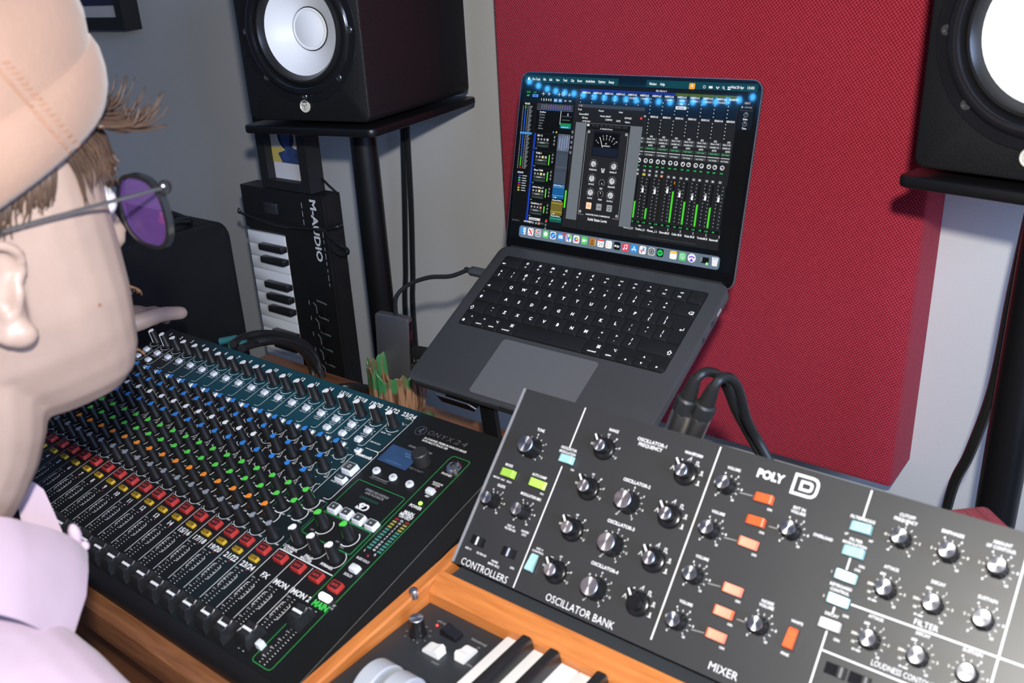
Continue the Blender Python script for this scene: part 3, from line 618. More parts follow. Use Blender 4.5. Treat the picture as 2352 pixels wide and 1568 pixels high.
# --- knobs: black body with a coloured pointer cap
def knob_meshes(name, rb, rt, h, capm):
    b = MB(); n = 20
    R = lambda k, r: r * (1 - .045 * (k % 2))
    b.loft([[(R(k, r) * cos(2 * pi * k / n), R(k, r) * sin(2 * pi * k / n), z) for k in range(n)] for r, z in ((rb * 1.12, 0), (rb * 1.1, .0022), (rb, .003), (rt * 1.03, h - .0012), (rt * .92, h))], KNB)
    body = b.mesh(name, 40)
    b = MB()                                                 # teardrop on top, pointer along +y, and the line down the side
    c = [(rt * .74 * cos(radians(a)), rt * .74 * sin(radians(a))) for a in range(125, 416, 20)]
    out = c + [(rt * .26, rt * .98), (-rt * .26, rt * .98)]
    b.loft([[(x, y, h - .0006) for x, y in out], [(x * .97, y * .985, h + .0006) for x, y in out]], capm)
    b.add([(-rt * .15, rt * .99, h + .0004), (rt * .15, rt * .99, h + .0004), (rt * .12, rb * 1.03, .003), (-rt * .12, rb * 1.03, .003), (-rt * .15, rt * .90, h + .0004), (rt * .15, rt * .90, h + .0004), (rt * .12, rb * .92, .003), (-rt * .12, rb * .92, .003)],
          [(0, 3, 2, 1), (0, 4, 7, 3), (1, 2, 6, 5), (0, 1, 5, 4), (3, 7, 6, 2)], capm)
    return body, b.mesh(name + '_cap', 40)
KM = {}
def knob(parent, name, base, x, v, kind, ang, h=.0185, rb=.0052, rt=.0041):
    k = (name, kind.name, h, rb)
    if k not in KM: KM[k] = knob_meshes(name, rb, rt, h, kind)
    mw = base @ T((x, v, Z1)) @ RZ(ang)
    o = link(bpy.data.objects.new(name, KM[k][0]), parent, mw)
    link(bpy.data.objects.new('pointer_cap', KM[k][1]), o, mw); return o
rnd = random.Random(3)
for i in range(1, 20):
    xs = (i - .15) * P_
    knob(t, 'gain_knob', MX, xs, -.0207, WHITEP, 140 if i > 2 else 185, .0195, .0056, .0046)
    if i <= 18:
        for v, c, a in ([(-.0795, BLU, -8), (-.0957, BLU, -8), (-.1112, WHITEP, -12), (-.1268, BLU, -8)] if i <= 14 else [(-.0795, BLU, -8), (-.1038, BLU, -8), (-.1275, BLU, -8)]): knob(t, 'equalizer_knob', MX, xs, v, c, a + rnd.uniform(-3, 3))
        knob(t, 'effects_knob', MX, xs, -.1800, ORG, 140)
    knob(t, 'aux_knob', MX, xs, -.1476, GRNL, 140 if i < 19 else -15); knob(t, 'aux_knob', MX, xs, -.1640, GRNL, 140 if i < 19 else -15)
    knob(t, 'pan_knob', MX, xs, -.1973, GRY, -4 + rnd.uniform(-3, 3))
for x in (20.32, 21.74): knob(t, 'monitor_knob', MX, x * P_, -.1645, GRNL, 140, .0195, .0056, .0046)
for x in (19.98, 21.0, 21.99): knob(t, 'volume_knob', MX, x * P_, -.1900, WHITEP, 140, .0195, .0060, .0048)
# --- buttons
def butt(name, parts_, w, h, z, pos, r=.0008):
    mb = MB(); parts_(mb, w, h, z); me = mb.mesh(name)
    for x, v in pos: link(bpy.data.objects.new(name, me), t, MX @ T((x, v, Z1)))
def bt_mute(mb, w, h, z):
    mb.rbox(0, 0, w, h, 0, z, .0012, REDF, .0006, taper=.0008); mb.rrf(0, 0, w * .80, h * .74, .0006, REDD, z + .0001); mb.text('MUTE', 0, 0, .0022, REDT, z + .0002, w=w * .55, bold=.04); mb.rect(0, h * .0, w * .62, .0004, REDD, z + .00015)
butt('mute_button', bt_mute, .0128, .0098, .0042, [(i * P_, -.2146) for i in range(1, 24)])
def bt_solo(mb, w, h, z):
    mb.rbox(0, 0, w, h, 0, z, .0010, YEL, .0005, taper=.0006); mb.rrf(0, 0, w * .84, h * .66, .0005, YELD, z + .0001); mb.text('SOLO', 0, 0, .0019, YEL, z + .0002, w=w * .58, bold=.03)
butt('solo_button', bt_solo, .0112, .0052, .0030, [(i * P_, -.2273) for i in range(1, 20)])
butt('low_cut_button', lambda mb, w, h, z: (mb.rbox(0, 0, w, h, 0, z, .0012, LITE, .0008, taper=.0010), mb.rrf(0, 0, w * .55, h * .5, .0006, M('button_face', (.55, .57, .63), .4), z + .0001)), .0080, .0066, .0034, [((i - .07) * P_, -.0393) for i in range(1, 19)] + [((i - .05) * P_, -.0545) for i in (1, 2, 16, 17, 18)])
butt('equalizer_button', lambda mb, w, h, z: (mb.rbox(0, 0, w, h, 0, z, .0008, WHITEP, .0004, taper=.0006), mb.rrf(0, .0006, w * .9, h * .72, .0005, M('button_blue', (.03, .12, .28), .4), z + .0001), mb.text('EQ', 0, .0006, .0018, WHITE, z + .0002)), .0062, .0056, .0032, [((i + .46) * P_, -.0685) for i in range(1, 19)])
butt('assign_button', lambda mb, w, h, z: mb.rbox(0, 0, w, h, 0, z, .0008, M('assign_button', (.62, .66, .70), .35, emit=(.5, .6, .65), es=.15), .0005, taper=.0006), .0066, .0062, .0058, [((i + .42) * P_, -.2918) for i in range(1, 23)])
def bt_play(mb, w, h, z):
    mb.rbox(0, 0, w, h, 0, z, .0014, LITE, .0008, taper=.0012); mb.rrf(0, .0002, w * .78, h * .76, .0008, M('button_dark_face', (.05, .055, .06), .4), z + .0001); mb.add([(-.0012, -.0011, z + .0002), (.0013, 0, z + .0002), (-.0012, .0011, z + .0002)], [(0, 1, 2)], LITE)
butt('transport_button', bt_play, .0120, .0100, .0050, [(x * P_, -.1435) for x in (20.07, 20.76, 21.45, 22.14)])
def bt_bt(mb, w, h, z):
    mb.rbox(0, 0, w, h, 0, z, .0012, LITE, .0008, taper=.0012); mb.rrf(0, .0004, w * .84, h * .78, .0008, M('button_dark_face'), z + .0001)
    mb.frame(0, .0004, w * .24, h * .32, .0008, .0006, LITE, z + .0002)
butt('bluetooth_button', bt_bt, .0140, .0128, .0060, [(19.03 * P_, -.0945)])
butt('pair_button', lambda mb, w, h, z: (mb.rbox(0, 0, w, h, 0, z, .0012, LITE, .0008, taper=.0012), mb.rrf(0, .0004, w * .86, h * .74, .0008, M('button_dark_face'), z + .0001), mb.text('PAIR', 0, .0004, .002, LITE, z + .0002)), .0132, .0070, .0045, [(19.06 * P_, -.1092)])
butt('round_button', lambda mb, w, h, z: (mb.lathe([(w, 0), (w * .98, z - .0008), (w * .85, z)], LITE, 24), mb.text('SD', 0, 0, .0026, M('button_dark_face'), z + .0001)), .0045, 0, .0026, [(20.12 * P_, -.0834), (21.06 * P_, -.0836), (21.97 * P_, -.0836)])
butt('phantom_button', lambda mb, w, h, z: mb.rbox(0, 0, w, h, 0, z, .0014, LITE, .0009, taper=.0010), .0092, .0064, .0038, [(23.04 * P_, -.0825)])
butt('solo_mode_button', lambda mb, w, h, z: mb.rbox(0, 0, w, h, 0, z, .0014, LITE, .0009, taper=.0010), .0100, .0072, .0042, [(23.04 * P_, -.1908)])
butt('main_assign_button', lambda mb, w, h, z: mb.rbox(0, 0, w, h, 0, z, .0022, M('lit_button', (.9, .9, .9), .4, emit=(1, 1, 1), es=.9), .0008, taper=.0010), .0135, .0058, .0036, [(22.98 * P_, -.2276)])
# --- small lamps, display, encoder, jack
def lamp(x, v, r, m, name='indicator_light'):
    mb = MB(MX); mb.ball((x, v, Z1 + .0004), (r, r, r * .8), m, 12); part(mb, name, t)
REDL = M('led_red_dim', (.22, .012, .018), .25); 
lamp(23.09 * P_, -.0758, .0013, REDL); lamp(23.02 * P_, -.1732, .0019, M('led_red_off', (.12, .008, .012), .2)); lamp(23.08 * P_, -.0992, .0022, M('led_green_lit', (.2, .8, .1), .3, emit=(.35, 1.0, .08), es=2.2))
for i in range(7, 20): lamp((i + .13) * P_, -.2405, .0009, REDL)
DSP = M('display_blue', (.010, .020, .05), .12, emit=(.035, .085, .20), es=.55, noise=.5, nscale=40)
b = MB(MX); b.add([(19.62 * P_, -.0442, Z1 + .0003), (21.24 * P_, -.0442, Z1 + .0003), (21.24 * P_, -.0701, Z1 + .0003), (19.62 * P_, -.0697, Z1 + .0003)], [(0, 3, 2, 1)], DSP)
DT = M('display_text', (.05, .09, .16), .2, emit=(.12, .22, .42), es=.6); b.text('READY', 20.7 * P_, -.0500, .002, DT, Z1 + .0005); b.text('MAIN', 20.8 * P_, -.0530, .002, DT, Z1 + .0005); b.line([(20.0 * P_, -.066), (20.9 * P_, -.066)], .0004, DT, Z1 + .0005)
b.frame(20.43 * P_, -.0571, 1.66 * P_, .0272, .001, .0005, BLACKG, Z1 + .0002); part(b, 'display', t)
b = MB(MX @ T((21.60 * P_, -.0525, Z1))); b.lathe([(.0092, 0), (.0090, .0135), (.0080, .0148), (.001, .0148)], M('encoder_black', (.020, .020, .021), .5), 28); part(b, 'encoder_knob', t)
b = MB(MX @ T((23.07 * P_, -.0462, Z1))); b.lathe([(.0078, 0), (.0078, .0012), (.0066, .0016), (.0066, .0044), (.0050, .0050), (.0034, .0050), (.0033, .0005)], CHROME, 6 * 4, caps=(True, False)); b.disc(0, 0, .0034, .0008, BLACKM, 16); part(b, 'headphone_jack', t)
# --- faders
def fmesh():
    mb = MB(); W2, L2 = .0062, .0110
    prof = [(-L2, 0), (-L2 * .96, .0070), (-L2 * .62, .0146), (-L2 * .25, .0128), (0, .0138), (L2 * .25, .0128), (L2 * .62, .0146), (L2 * .96, .0070), (L2, 0)]
    mb.loft([[(-W2, y, z) for y, z in prof], [(-W2 * .9, y * .98, z + .0006 * (z > .005)) for y, z in prof], [(W2 * .9, y * .98, z + .0006 * (z > .005)) for y, z in prof], [(W2, y, z) for y, z in prof]], M('fader_black', (.020, .020, .022), .35, spec=.5, noise=.3, nscale=300))
    mb.box(-.0006, .0006, -.002, .002, -.002, .001, BLACKM); a = mb.mesh('fader')
    mb = MB(); mb.box(-W2 * .88, W2 * .88, -.0012, .0012, .0132, .0149, WHITEP); return a, mb.mesh('fader_line')
fa, fb = fmesh()
frnd = random.Random(5)
for i in range(1, 24):
    x = (i - .10) * P_ if i < 23 else 22.98 * P_; v = -.2985 - (i < 10) * 0 + frnd.uniform(-.0012, .0012)
    if i == 22: v = -.2905
    if i == 23: v = -.2560
    mw = MX @ T((x, v, Z1)); o = link(bpy.data.objects.new('fader', fa), t, mw); link(bpy.data.objects.new('pointer_line', fb), o, mw)
# power and signal cables plugged into its back
tcb = thing('cable_bundle', 'bundle of thick black cables arching out of the back of the mixing console', 'cables', T((-1.0, .70, DESK)))
for k, (P, c) in enumerate((([(535, 790, .640), (560, 775, .67), (600, 766, .70), (650, 770, .74), (690, 785, .77), (720, 812, .79), (735, 850, .79)], 0), ([(540, 806, .642), (575, 790, .67), (620, 781, .70), (670, 790, .74), (700, 812, .77), (715, 840, .79), (722, 868, .79)], 0), ([(555, 800, .642), (590, 788, .68), (640, 783, .72), (690, 800, .76), (728, 838, .79), (742, 868, .79)], 0))):
    b = MB(); b.tube([ony(*p) for p in P], .0056, CABLE, 10); part(b, 'cable', tcb)
for u, v in ((505, 784), (527, 795)):
    p = ony(u, v, .645); b = MB(); b.tube([p, p + Vector((.018, .016, .003))], .0050, M('plug_teal', (.02, .12, .13), .4), 12, sub=1); part(b, 'plug_ring', tcb)
b = MB(); b.tube([onz(u, v, -.54) + Vector((0, 0, .0)) for u, v in ((762, 885), (772, 873), (800, 868), (835, 872), (858, 880), (880, 892))], .0062, CABLE, 8)
b.v = [(x, y, z) for x, y, z in b.v]; 
for k, (x, y, z) in enumerate(b.v): b.v[k] = (x, y, z - .0135)
tag(part(b, 'power_lead'), 'glossy black lead lying on the desk behind the mixing console beside the pot', 'cable')
# ================================================================ synthesizer
SYO = (-.46232188, .58914724, -.35891794); SYA = 46.529
SY = tilted(SYO, SYA); mm = .001
PW, PH = .492, .1656                                          # panel width and height
SPAN = M('synth_panel', (.028, .028, .0295), .42, spec=.5, noise=.06, nscale=20)
SBODY = M('synth_body', (.020, .021, .023), .45)
SWOOD = wood_mat('synth_wood', (.44, .135, .030), (.60, .205, .050), 'Y', .40, coat=.2)
SWOODX = wood_mat('synth_wood_rail', (.44, .135, .030), (.60, .205, .050), 'X', .40, coat=.2)
t = thing('synthesizer', 'dark grey synthesizer with wooden sides and a raised panel of silver knobs', 'synthesizer', T((-.22, .45, DESK)))
b = MB(SY); b.box(0, PW, -PH, -.0075, -.006, 0, SBODY); part(b, 'panel_tray', t)
b = MB(SY); b.box(-.0012, .0006, -PH + .0002, -.0002, -.0055, .0012, M('panel_edge', (.62, .62, .64), .35, .7)); part(b, 'panel_edge', t)
b = MB(); ZB = DESK + .004
def L2W(x, y, z): return SY @ Vector((x, y, z))
a = L2W(0, -.012, -.0065); c = L2W(0, -.152, -.0065)
prof = [(a.y + .004, ZB), (a.y + .004, a.z - .004), (c.y, c.z - .002), (c.y, ZB)]
b.loft([[(x, y, z) for y, z in prof] for x in (SYO[0] + .006, SYO[0] + PW - .006)], SBODY); part(b, 'panel_housing', t)
b = MB(); b.box(SYO[0] - .005, SYO[0] + PW + .004, .30, .472, ZB, H - .507, SBODY); part(b, 'base_case', t)
b = MB(); b.box(SYO[0] + .002, SYO[0] + PW, .466, .487, H - .507, H - .4885, M('gap_strip', (.035, .038, .042), .5)); part(b, 'rear_strip', t)
for sx, xx in ((-1, SYO[0] - .0055), (1, SYO[0] + PW + .004)):
    x0, x1 = (xx - .0125, xx) if sx < 0 else (xx, xx + .0125)
    pr = [(.293, ZB), (.292, H - .515), (.2945, H - .5035), (.300, H - .502), (.478, H - .4845), (.492, H - .482), (.600, H - .478), (.605, H - .482), (.605, ZB)]
    b = MB(); cxm = (x0 + x1) / 2
    b.loft([[(x, .45 + (y - .45) * s_, z if z == ZB else z - d) for y, z in pr] for x, s_, d in ((x0, 1, .002), (x0 + .0015, 1, 0), (x1 - .0015, 1, 0), (x1, 1, .002))], SWOOD); part(b, 'side_panel', t)
b = MB(); pr = [(.467, H - .507), (.467, H - .4855), (.4655, H - .4845), (.4520, H - .4905), (.4478, H - .4960), (.4475, H - .5070)]
b.loft([[(x, y, z) for y, z in pr] for x in (SYO[0] - .005, SYO[0] + PW + .004)], SWOODX); part(b, 'wooden_rail', t)
p = onz(961, 1369, -.4835); b = MB(T((SYO[0] - .0062, p.y + .004, H - .4905)) @ RY(0) @ RX(0)); b.lathe([(.0042, 0), (.0042, .0062), (.0034, .0076), (.0010, .0082)], SILVER, 16); part(b, 'hinge_screw', t)
# --- printed panel
Z1 = .0004
b = MB(); b.rect(PW / 2, -PH / 2, PW, PH, SPAN, .0002)
def tx(s, x, y, h, w=None, **k): b.text(s, x * mm, -y * mm, h * mm, WHITE, Z1, w=None if w is None else w * mm, bold=k.pop('bold', .02), **k)
LW = 1.1 * mm
for x, segs in ((66.0, ((1.8, 40.0), (56.5, 164.8))), (193.0, ((1.8, 158),)), (309.4, ((1.6, 24), (52, 61), (88, 92.5), (105, 159))), (411, ((2, 160),))):
    for y0, y1 in segs: b.line([(x * mm, -y0 * mm), (x * mm, -y1 * mm)], LW, WHITE, Z1)
b.line([(319 * mm, -82.4 * mm), (.47, -81.6 * mm)], LW, WHITE, Z1); b.line([(309.4 * mm, -118.1 * mm), (411 * mm, -118.1 * mm)], LW, WHITE, Z1)
tx('TUNE', 32.5, 32.3, 2.6, 7.8); tx('MODE', 15.8, 70.6, 2.3, 8); tx('OSCILLATOR', 66, 40.4, 2.3, 16); tx('MODULATION', 66, 44.0, 2.3, 16.4); tx('AUTO DAMP', 48.9, 70.8, 2.3, 15.2)
tx('MONO', 8.4, 84.2, 1.6); tx('UNI', 15.2, 84.4, 1.6); tx('POLY', 22.6, 84.4, 1.6); tx('ON', 57.5, 84.3, 1.6); tx('ON', 76.5, 56.6, 1.6)
tx('GLIDE', 16.5, 89.9, 2.4, 8.4); tx('MODULATION MIX', 48.6, 89.5, 2.4, 21.5)
tx('OSC 4/', 41.3, 119.0, 1.8); tx('FILTER EG', 41.6, 121.7, 1.8); tx('NOISE/', 56.5, 119.0, 1.8); tx('LFO', 56.5, 121.7, 1.8)
tx('OSC 4', 9.5, 150.0, 1.7); tx('FILTER EG', 24.5, 150.3, 1.7); tx('NOISE', 39.8, 151.5, 1.7); tx('(MOD SRC)', 39.8, 154.4, 1.7); tx('LFO', 58, 150.6, 1.7)
tx('OSC 4', 75.8, 127.7, 1.7); tx('CONTROL', 75.2, 130.4, 1.7)
tx('CONTROLLERS', 33, 161.4, 6.0, 50, bold=-.004); tx('OSCILLATOR BANK', 129.5, 160.2, 6.0, 64, bold=-.004); tx('MIXER', 251.5, 157.6, 5.8, 22, bold=-.004)
tx('RANGE', 100, 13.9, 2.4, 9); tx('OSCILLATOR-1', 136.5, 14.2, 2.9, 27); tx('FREQUENCY', 136.5, 18.2, 2.9, 22); tx('WAVEFORM', 173.9, 13.6, 2.4, 15.5)
for k in (2, 3, 4): tx('OSCILLATOR-%d' % k, 136.7, 49.8 + 35.9 * (k - 2), 2.7, 25)
tx('POLY', 237.8, 12.7, 6.4, 21, bold=.045)
def dlogo(cx, cy, w, h, lw):
    L = [(-w / 2, h / 2), (w / 2 - h * .32, h / 2)] + [(w / 2 - h * .32 + h * .32 * sin(radians(a)), h / 2 - h * .32 + h * .32 * cos(radians(a))) for a in (30, 60, 90)] + [(w / 2 - h * .32 + h * .32 * cos(radians(a)), -h / 2 + h * .32 - h * .32 * sin(radians(a))) for a in (0, 30, 60, 90)] + [(-w / 2, -h / 2)]
    b.line([(cx + x, cy + y) for x, y in L], lw, WHITE, Z1, closed=True)
dlogo(.2645, -.0127, .0175, .0142, .0021); dlogo(.2652, -.0127, .0078, .0058, .0020)
tx('EXT IN', 265.6, 29.9, 2.2, 9); tx('VOLUME', 265.6, 33.0, 2.2, 11); tx('OVERLOAD', 287.6, 44.3, 2.2, 14); tx('NOISE', 265.6, 101.4, 2.2, 9); tx('VOLUME', 265.6, 104.4, 2.2, 11)
for y in (30.3, 66.4, 102.5, 138.1): tx('VOLUME', 209, y - 14.7, 2.2, 10.8)
tx('FILTER MODE', 309.5, 23.4, 2.2, 17); tx('LP', 302, 36.6, 1.6); tx('HP', 319, 36.6, 1.6); tx('FILTER', 309.7, 39.3, 2.0, 9); tx('MODULATION', 309.4, 42.3, 2.0, 16.5); tx('ON', 318.2, 55.6, 1.8); tx('ON', 316.2, 58.8, 1.8); tx('KEYBOARD', 309.3, 73.2, 2.1, 15); tx('CONTROL', 309.5, 76.6, 2.1, 13); tx('ON', 318, 91.2, 1.8); tx('DECAY', 309.4, 93.6, 2.0, 9.5); tx('ON', 317, 108.4, 1.8); tx('1', 300.3, 65.2, 1.6); tx('2', 300.3, 83.0, 1.6)
tx('WHITE', 289, 107.0, 1.9); tx('PINK', 288, 130.2, 1.9)
tx('CUTOFF', 336.7, 12.2, 2.3, 10.5); tx('FREQUENCY', 336.5, 15.7, 2.3, 15.5); tx('EMPHASIS', 366.7, 14.6, 2.3, 14); tx('AMOUNT', 396.3, 11.6, 2.3, 11.5); tx('OF CONTOUR', 396.1, 15.0, 2.3, 17.5)
for y in (50.0, 85.2): tx('ATTACK', 336.8, y, 2.2, 10); tx('DECAY', 366.9, y - .4, 2.2, 9); tx('SUSTAIN', 396.7, y - .8, 2.2, 11.5)
tx('FILTER', 367, 78.4, 4.0, 15, bold=0); tx('LOUDNESS CONTOUR', 362, 113.4, 3.8, 40, bold=0); tx('OUTPUT', 450, 113, 4, 15)
def scale(x, y, r, a0, a1, n, lab=None, m=WHITE):
    for k in range(n):
        a = radians(a0 + (a1 - a0) * k / (n - 1)); cx, cy = x * mm + r * mm * cos(a), -y * mm + r * mm * sin(a)
        b.line([(cx, cy), (cx + .0016 * cos(a), cy + .0016 * sin(a))], .0005, m, Z1)
        if lab and lab[k % len(lab)]: b.text(lab[k % len(lab)], cx + .0034 * cos(a), cy + .0034 * sin(a), .0017, m, Z1, bold=.03)
N10 = ('0', '', '2', '', '4', '', '6', '', '8', '', '10'); NS = ('', '2', '', '1', '', '0', '', '1', '', '2', ''); NF = ('-7', '', '-3', '', '-1', '0', '1', '', '3', '', '7')
VOL = [(209, 30.3), (209, 66.4), (209.1, 102.5), (208.9, 138.1)]
FIL = [(337.7, 29.2), (367.9, 28.8), (397.5, 28.5), (338.0, 65.3), (367.7, 64.5), (397.6, 63.4), (337.7, 100.5), (368, 99.7), (397.3, 98.6)]
for x, y in VOL + [(266.2, 47.8), (266.0, 119.0)]: scale(x, y, 7.8, 232, -52, 11, N10)
for k, (x, y) in enumerate(FIL): scale(x, y, 8.0, 232, -52, 11, N10 if k in (1, 2, 5, 8) else ('-4', '', '-2', '', '', '0', '', '', '2', '', '4') if k == 0 else ('m sec', '10', '200', '', '600', '', '1', '', '5', '', '10'))
scale(31.8, 50.1, 9.8, 232, -52, 11, NS); scale(15.4, 104.6, 7.6, 232, -52, 11, N10); scale(48.0, 104.3, 7.6, 232, -52, 11, N10)
for y in (67.2, 103.3, 139.6): scale(136.6, y, 10.0, 238, -58, 13, ('-7', '', '-5', '', '-3', '', '0', '', '3', '', '5', '', '7'))
OSC = (31.3, 67.3, 103.4, 139.7); WAV = (30.6, 66.7, 102.8, 137.6)
for y in OSC: scale(98.3, y, 9.6, 172, -20, 6, ('LO', "32'", "16'", "8'", "4'", "2'"))
for y in WAV:
    for k in range(6):
        a = radians(172 - 192 * k / 5); cx, cy = .1735 + .0125 * cos(a), -y * mm + .0125 * sin(a); d = .0016
        S_ = ([(-d, -d), (0, d), (d, -d)], [(-d, -d), (d, d), (d, -d)], [(-d, -d), (d * .6, d), (d * .6, -d)], [(-d, -d), (-d, d), (0, d), (0, -d), (d, -d)], [(-d, -d), (-d * .2, -d), (-d * .2, d), (d * .5, d), (d * .5, -d), (d, -d)], [(-d, -d), (0, -d), (0, d), (d * .4, d), (d * .4, -d), (d, -d)])[k]
        b.line([(cx + p_[0], cy + p_[1]) for p_ in S_], .0005, WHITE, Z1)
for x0, y0, x1, y1 in ((219.5, 31.8, 229.5, 31.2), (219.5, 67.9, 229.5, 67.2), (219.5, 104, 229.5, 103), (219.5, 139.6, 229.5, 138.4), (248.5, 49.2, 255, 49.0), (248.5, 120.4, 254.5, 120.2)): b.line([(x0 * mm, -y0 * mm), (x1 * mm, -y1 * mm)], .0006, GREYP, Z1)
for y in (30.8, 48.9, 66.3, 102.0, 119.5, 136.8): tx('ON', 245.0, y + 6.5, 1.7)
b.disc(.2872, -.0485, .0011, Z1, M('lens_dark', (.06, .05, .05), .2), 12)
part(b, 'control_panel', t, SY)
# --- knobs
ALU = brushed_mat('brushed_aluminium', (.80, .80, .83), .30)
SKNB = M('synth_knob_black', (.009, .009, .010), .22, spec=.55)
def sknob(r, h, flutes=True):
    mb = MB(); n = 48; R = lambda k, q: q * (1 - (.05 if flutes and k % 8 in (3, 4, 5) else 0))
    mb.loft([[(R(k, q) * cos(2 * pi * k / n), R(k, q) * sin(2 * pi * k / n), z) for k in range(n)] for q, z in ((r * 1.22, 0), (r * 1.2, .0022), (r * 1.08, .0036), (r * 1.02, .0045), (r, h - .0008), (r * .94, h))], SKNB)
    mb.add([(r * 1.225, -.0005, .0003), (r * 1.225, .0005, .0003), (r * 1.04, .0005, .0040), (r * 1.04, -.0005, .0040)], [(0, 1, 2, 3)], WHITE)
    me = mb.mesh('knob', 30); mc = MB(); mc.lathe([(r * .93, h - .0004), (r * .93, h + .0002), (r * .88, h + .0006), (.0001, h + .0006)], ALU, 40); return me, mc.mesh('knob_cap')
KS = sknob(.0056, .0142); KL = sknob(.0078, .0142); 
def put(me, name, cap, cname, x, y, ang):
    mw = SY @ T((x * mm, -y * mm, .0005)) @ RZ(ang); o = link(bpy.data.objects.new(name, me), t, mw); link(bpy.data.objects.new(cname, cap), o, mw)
put(KL[0], 'knob', KL[1], 'knob_cap', 31.8, 50.1, -60)
for y in (67.2, 103.3, 139.6): put(KL[0], 'knob', KL[1], 'knob_cap', 136.6, y, -20)
for x, y in VOL + [(266.2, 47.8), (266.0, 119.0)]: put(KS[0], 'knob', KS[1], 'knob_cap', x, y, -35)
for k, (x, y) in enumerate(FIL): put(KS[0], 'knob', KS[1], 'knob_cap', x, y, (-80, -50, -120, -125, -50, -45, -150, -90, -40)[k])
for x, y in ((15.4, 104.6), (48.0, 104.3)): put(KS[0], 'knob', KS[1], 'knob_cap', x, y, -100)
def selector():                                               # chicken-head selector with a silver disc
    mb = MB(); n = 40
    mb.loft([[(q * cos(2 * pi * k / n), q * sin(2 * pi * k / n), z) for k in range(n)] for q, z in ((.0098, 0), (.0096, .0022), (.0090, .0034), (.0078, .0040))], SKNB)
    for z0, z1, w0 in ((.003, .0118, .0058),):
        pts = [(w0 * cos(radians(a)), w0 * sin(radians(a))) for a in range(150, 391, 15)] + [(.0022, .0062), (.0014, .0112), (-.0014, .0112), (-.0022, .0062)]
        mb.loft([[(x, y, z0) for x, y in pts], [(x * .95, y * .97, z1 - .001) for x, y in pts], [(x * .85, y * .93, z1) for x, y in pts]], SKNB)
    mb.box(-.0007, .0007, .0052, .0106, .0116, .0122, WHITEP)
    me = mb.mesh('selector_knob', 30); mc = MB(); mc.lathe([(.0050, .0118), (.0050, .0126), (.0046, .0130), (.0001, .0130)], ALU, 36); return me, mc.mesh('knob_cap')
SE = selector()
for y in OSC: put(SE[0], 'selector_knob', SE[1], 'knob_cap', 98.2, y, 40)
for y in WAV[:3]: put(SE[0], 'selector_knob', SE[1], 'knob_cap', 173.5, y, 40)
o = link(bpy.data.objects.new('selector_knob', SE[0]), t, SY @ T((.1740, -.1376, .0005)) @ RZ(40)); o['label'] = 'black selector knob that has lost its silver cap'
# --- rocker switches
def rocker(col, name, cw=.0150, ch=.0072):
    m = M('switch_' + name, col, .38, spec=.5); mb = MB(); h = ch / 2 - .0003
    mb.rbox(0, 0, cw + .0012, ch + .0014, 0, .0006, .0006, BLACKM)
    P = [(-cw / 2, .0005), (-cw / 2 + .0008, .0046), (-cw / 2 + .0018, .0050), (0, .0036), (cw / 2 - .0016, .0024), (cw / 2, .0012), (cw / 2, .0005)]
    mb.loft([[(x, -h, z) for x, z in P], [(x * .985, -h - .0, z * 1.0) for x, z in P], [(x, h, z) for x, z in P]], m)
    return mb.mesh('rocker_switch', 25)
RO, RB, RG, RW = rocker((.86, .125, .035), 'orange'), rocker((.36, .66, .72), 'blue'), rocker((.36, .62, .08), 'green', .0160, .0074), rocker((.84, .84, .86), 'white')
def sw(me, x, y, rot=0): link(bpy.data.objects.new('rocker_switch', me), t, SY @ T((x * mm, -y * mm, .0003)) @ RZ(rot))
for x, y in ((238.7, 30.8), (238.6, 48.9), (238.8, 66.3), (239.2, 102.0), (238.4, 119.5), (238.7, 136.8)): sw(RO, x, y, 180 if y in (30.8, 48.9) else 0)
sw(RO, 288.7, 119.0, 90)
for y, r in ((29.9, 180), (47.9, 180), (65.7, 0), (83.0, 0)): sw(RB, 310.5, y, r)
sw(RW, 310.3, 100.5, 180); sw(RG, 18.6, 77.6, 180); sw(RG, 51.3, 77.7, 0); sw(RB, 68.1, 49.7, 180); sw(RB, 74.6, 140.3, 90)
def slide(x, y, w_, knobx, m):
    mb = MB(SY); mb.rbox(x * mm, -y * mm, w_, .0078, .0002, .0008, .0006, BLACKG); mb.box(x * mm + knobx - .0024, x * mm + knobx + .0024, -y * mm - .0034, -y * mm + .0034, .0008, .0034, BLACKM); mb.box(x * mm + knobx - .0008, x * mm + knobx + .0008, -y * mm - .0035, -y * mm + .0035, .0034, .0037, m); part(mb, 'slide_switch', t)
slide(16.3, 141.3, .0150, .0008, WHITEP); slide(49.6, 140.0, .0150, .0006, M('switch_tick', (.50, .52, .72), .4))
for x in (322.5, 338.5): slide(x, 127.6, .0145, .004, DIMP)
# --- keybed
ZK = H - .5065
CT = M('control_top', (.024, .027, .031), .42)
b = MB(); b.box(SYO[0] - .004, -.3835, .300, .4472, ZK - .0005, ZK + .0002, CT)
Q = T((0, 0, ZK + .0004))
p = onz(953, 1440, -.506); kx, ky = -.4478, .4118
for k in range(9):
    a = radians(230 - 280 * k / 8); b.line([(kx + .0098 * cos(a), ky + .0098 * sin(a)), (kx + .0114 * cos(a), ky + .0114 * sin(a))], .0005, GREYP, mtx=Q)
b.text('LFO RATE', -.4385, .4335, .0021, GREYP, mtx=Q); b.text('TRANSPOSE', -.4000, .4325, .0021, GREYP, mtx=Q); b.text('UP', -.396, .4275, .0016, GREYP, mtx=Q); b.text('DOWN', -.3905, .4080, .0016, GREYP, mtx=Q); b.text('1V/OCT', -.413, .3945, .0016, GREYP, mtx=Q); b.text('ON', -.4195, .413, .0016, GREYP, mtx=Q)
part(b, 'left_control_plate', t)
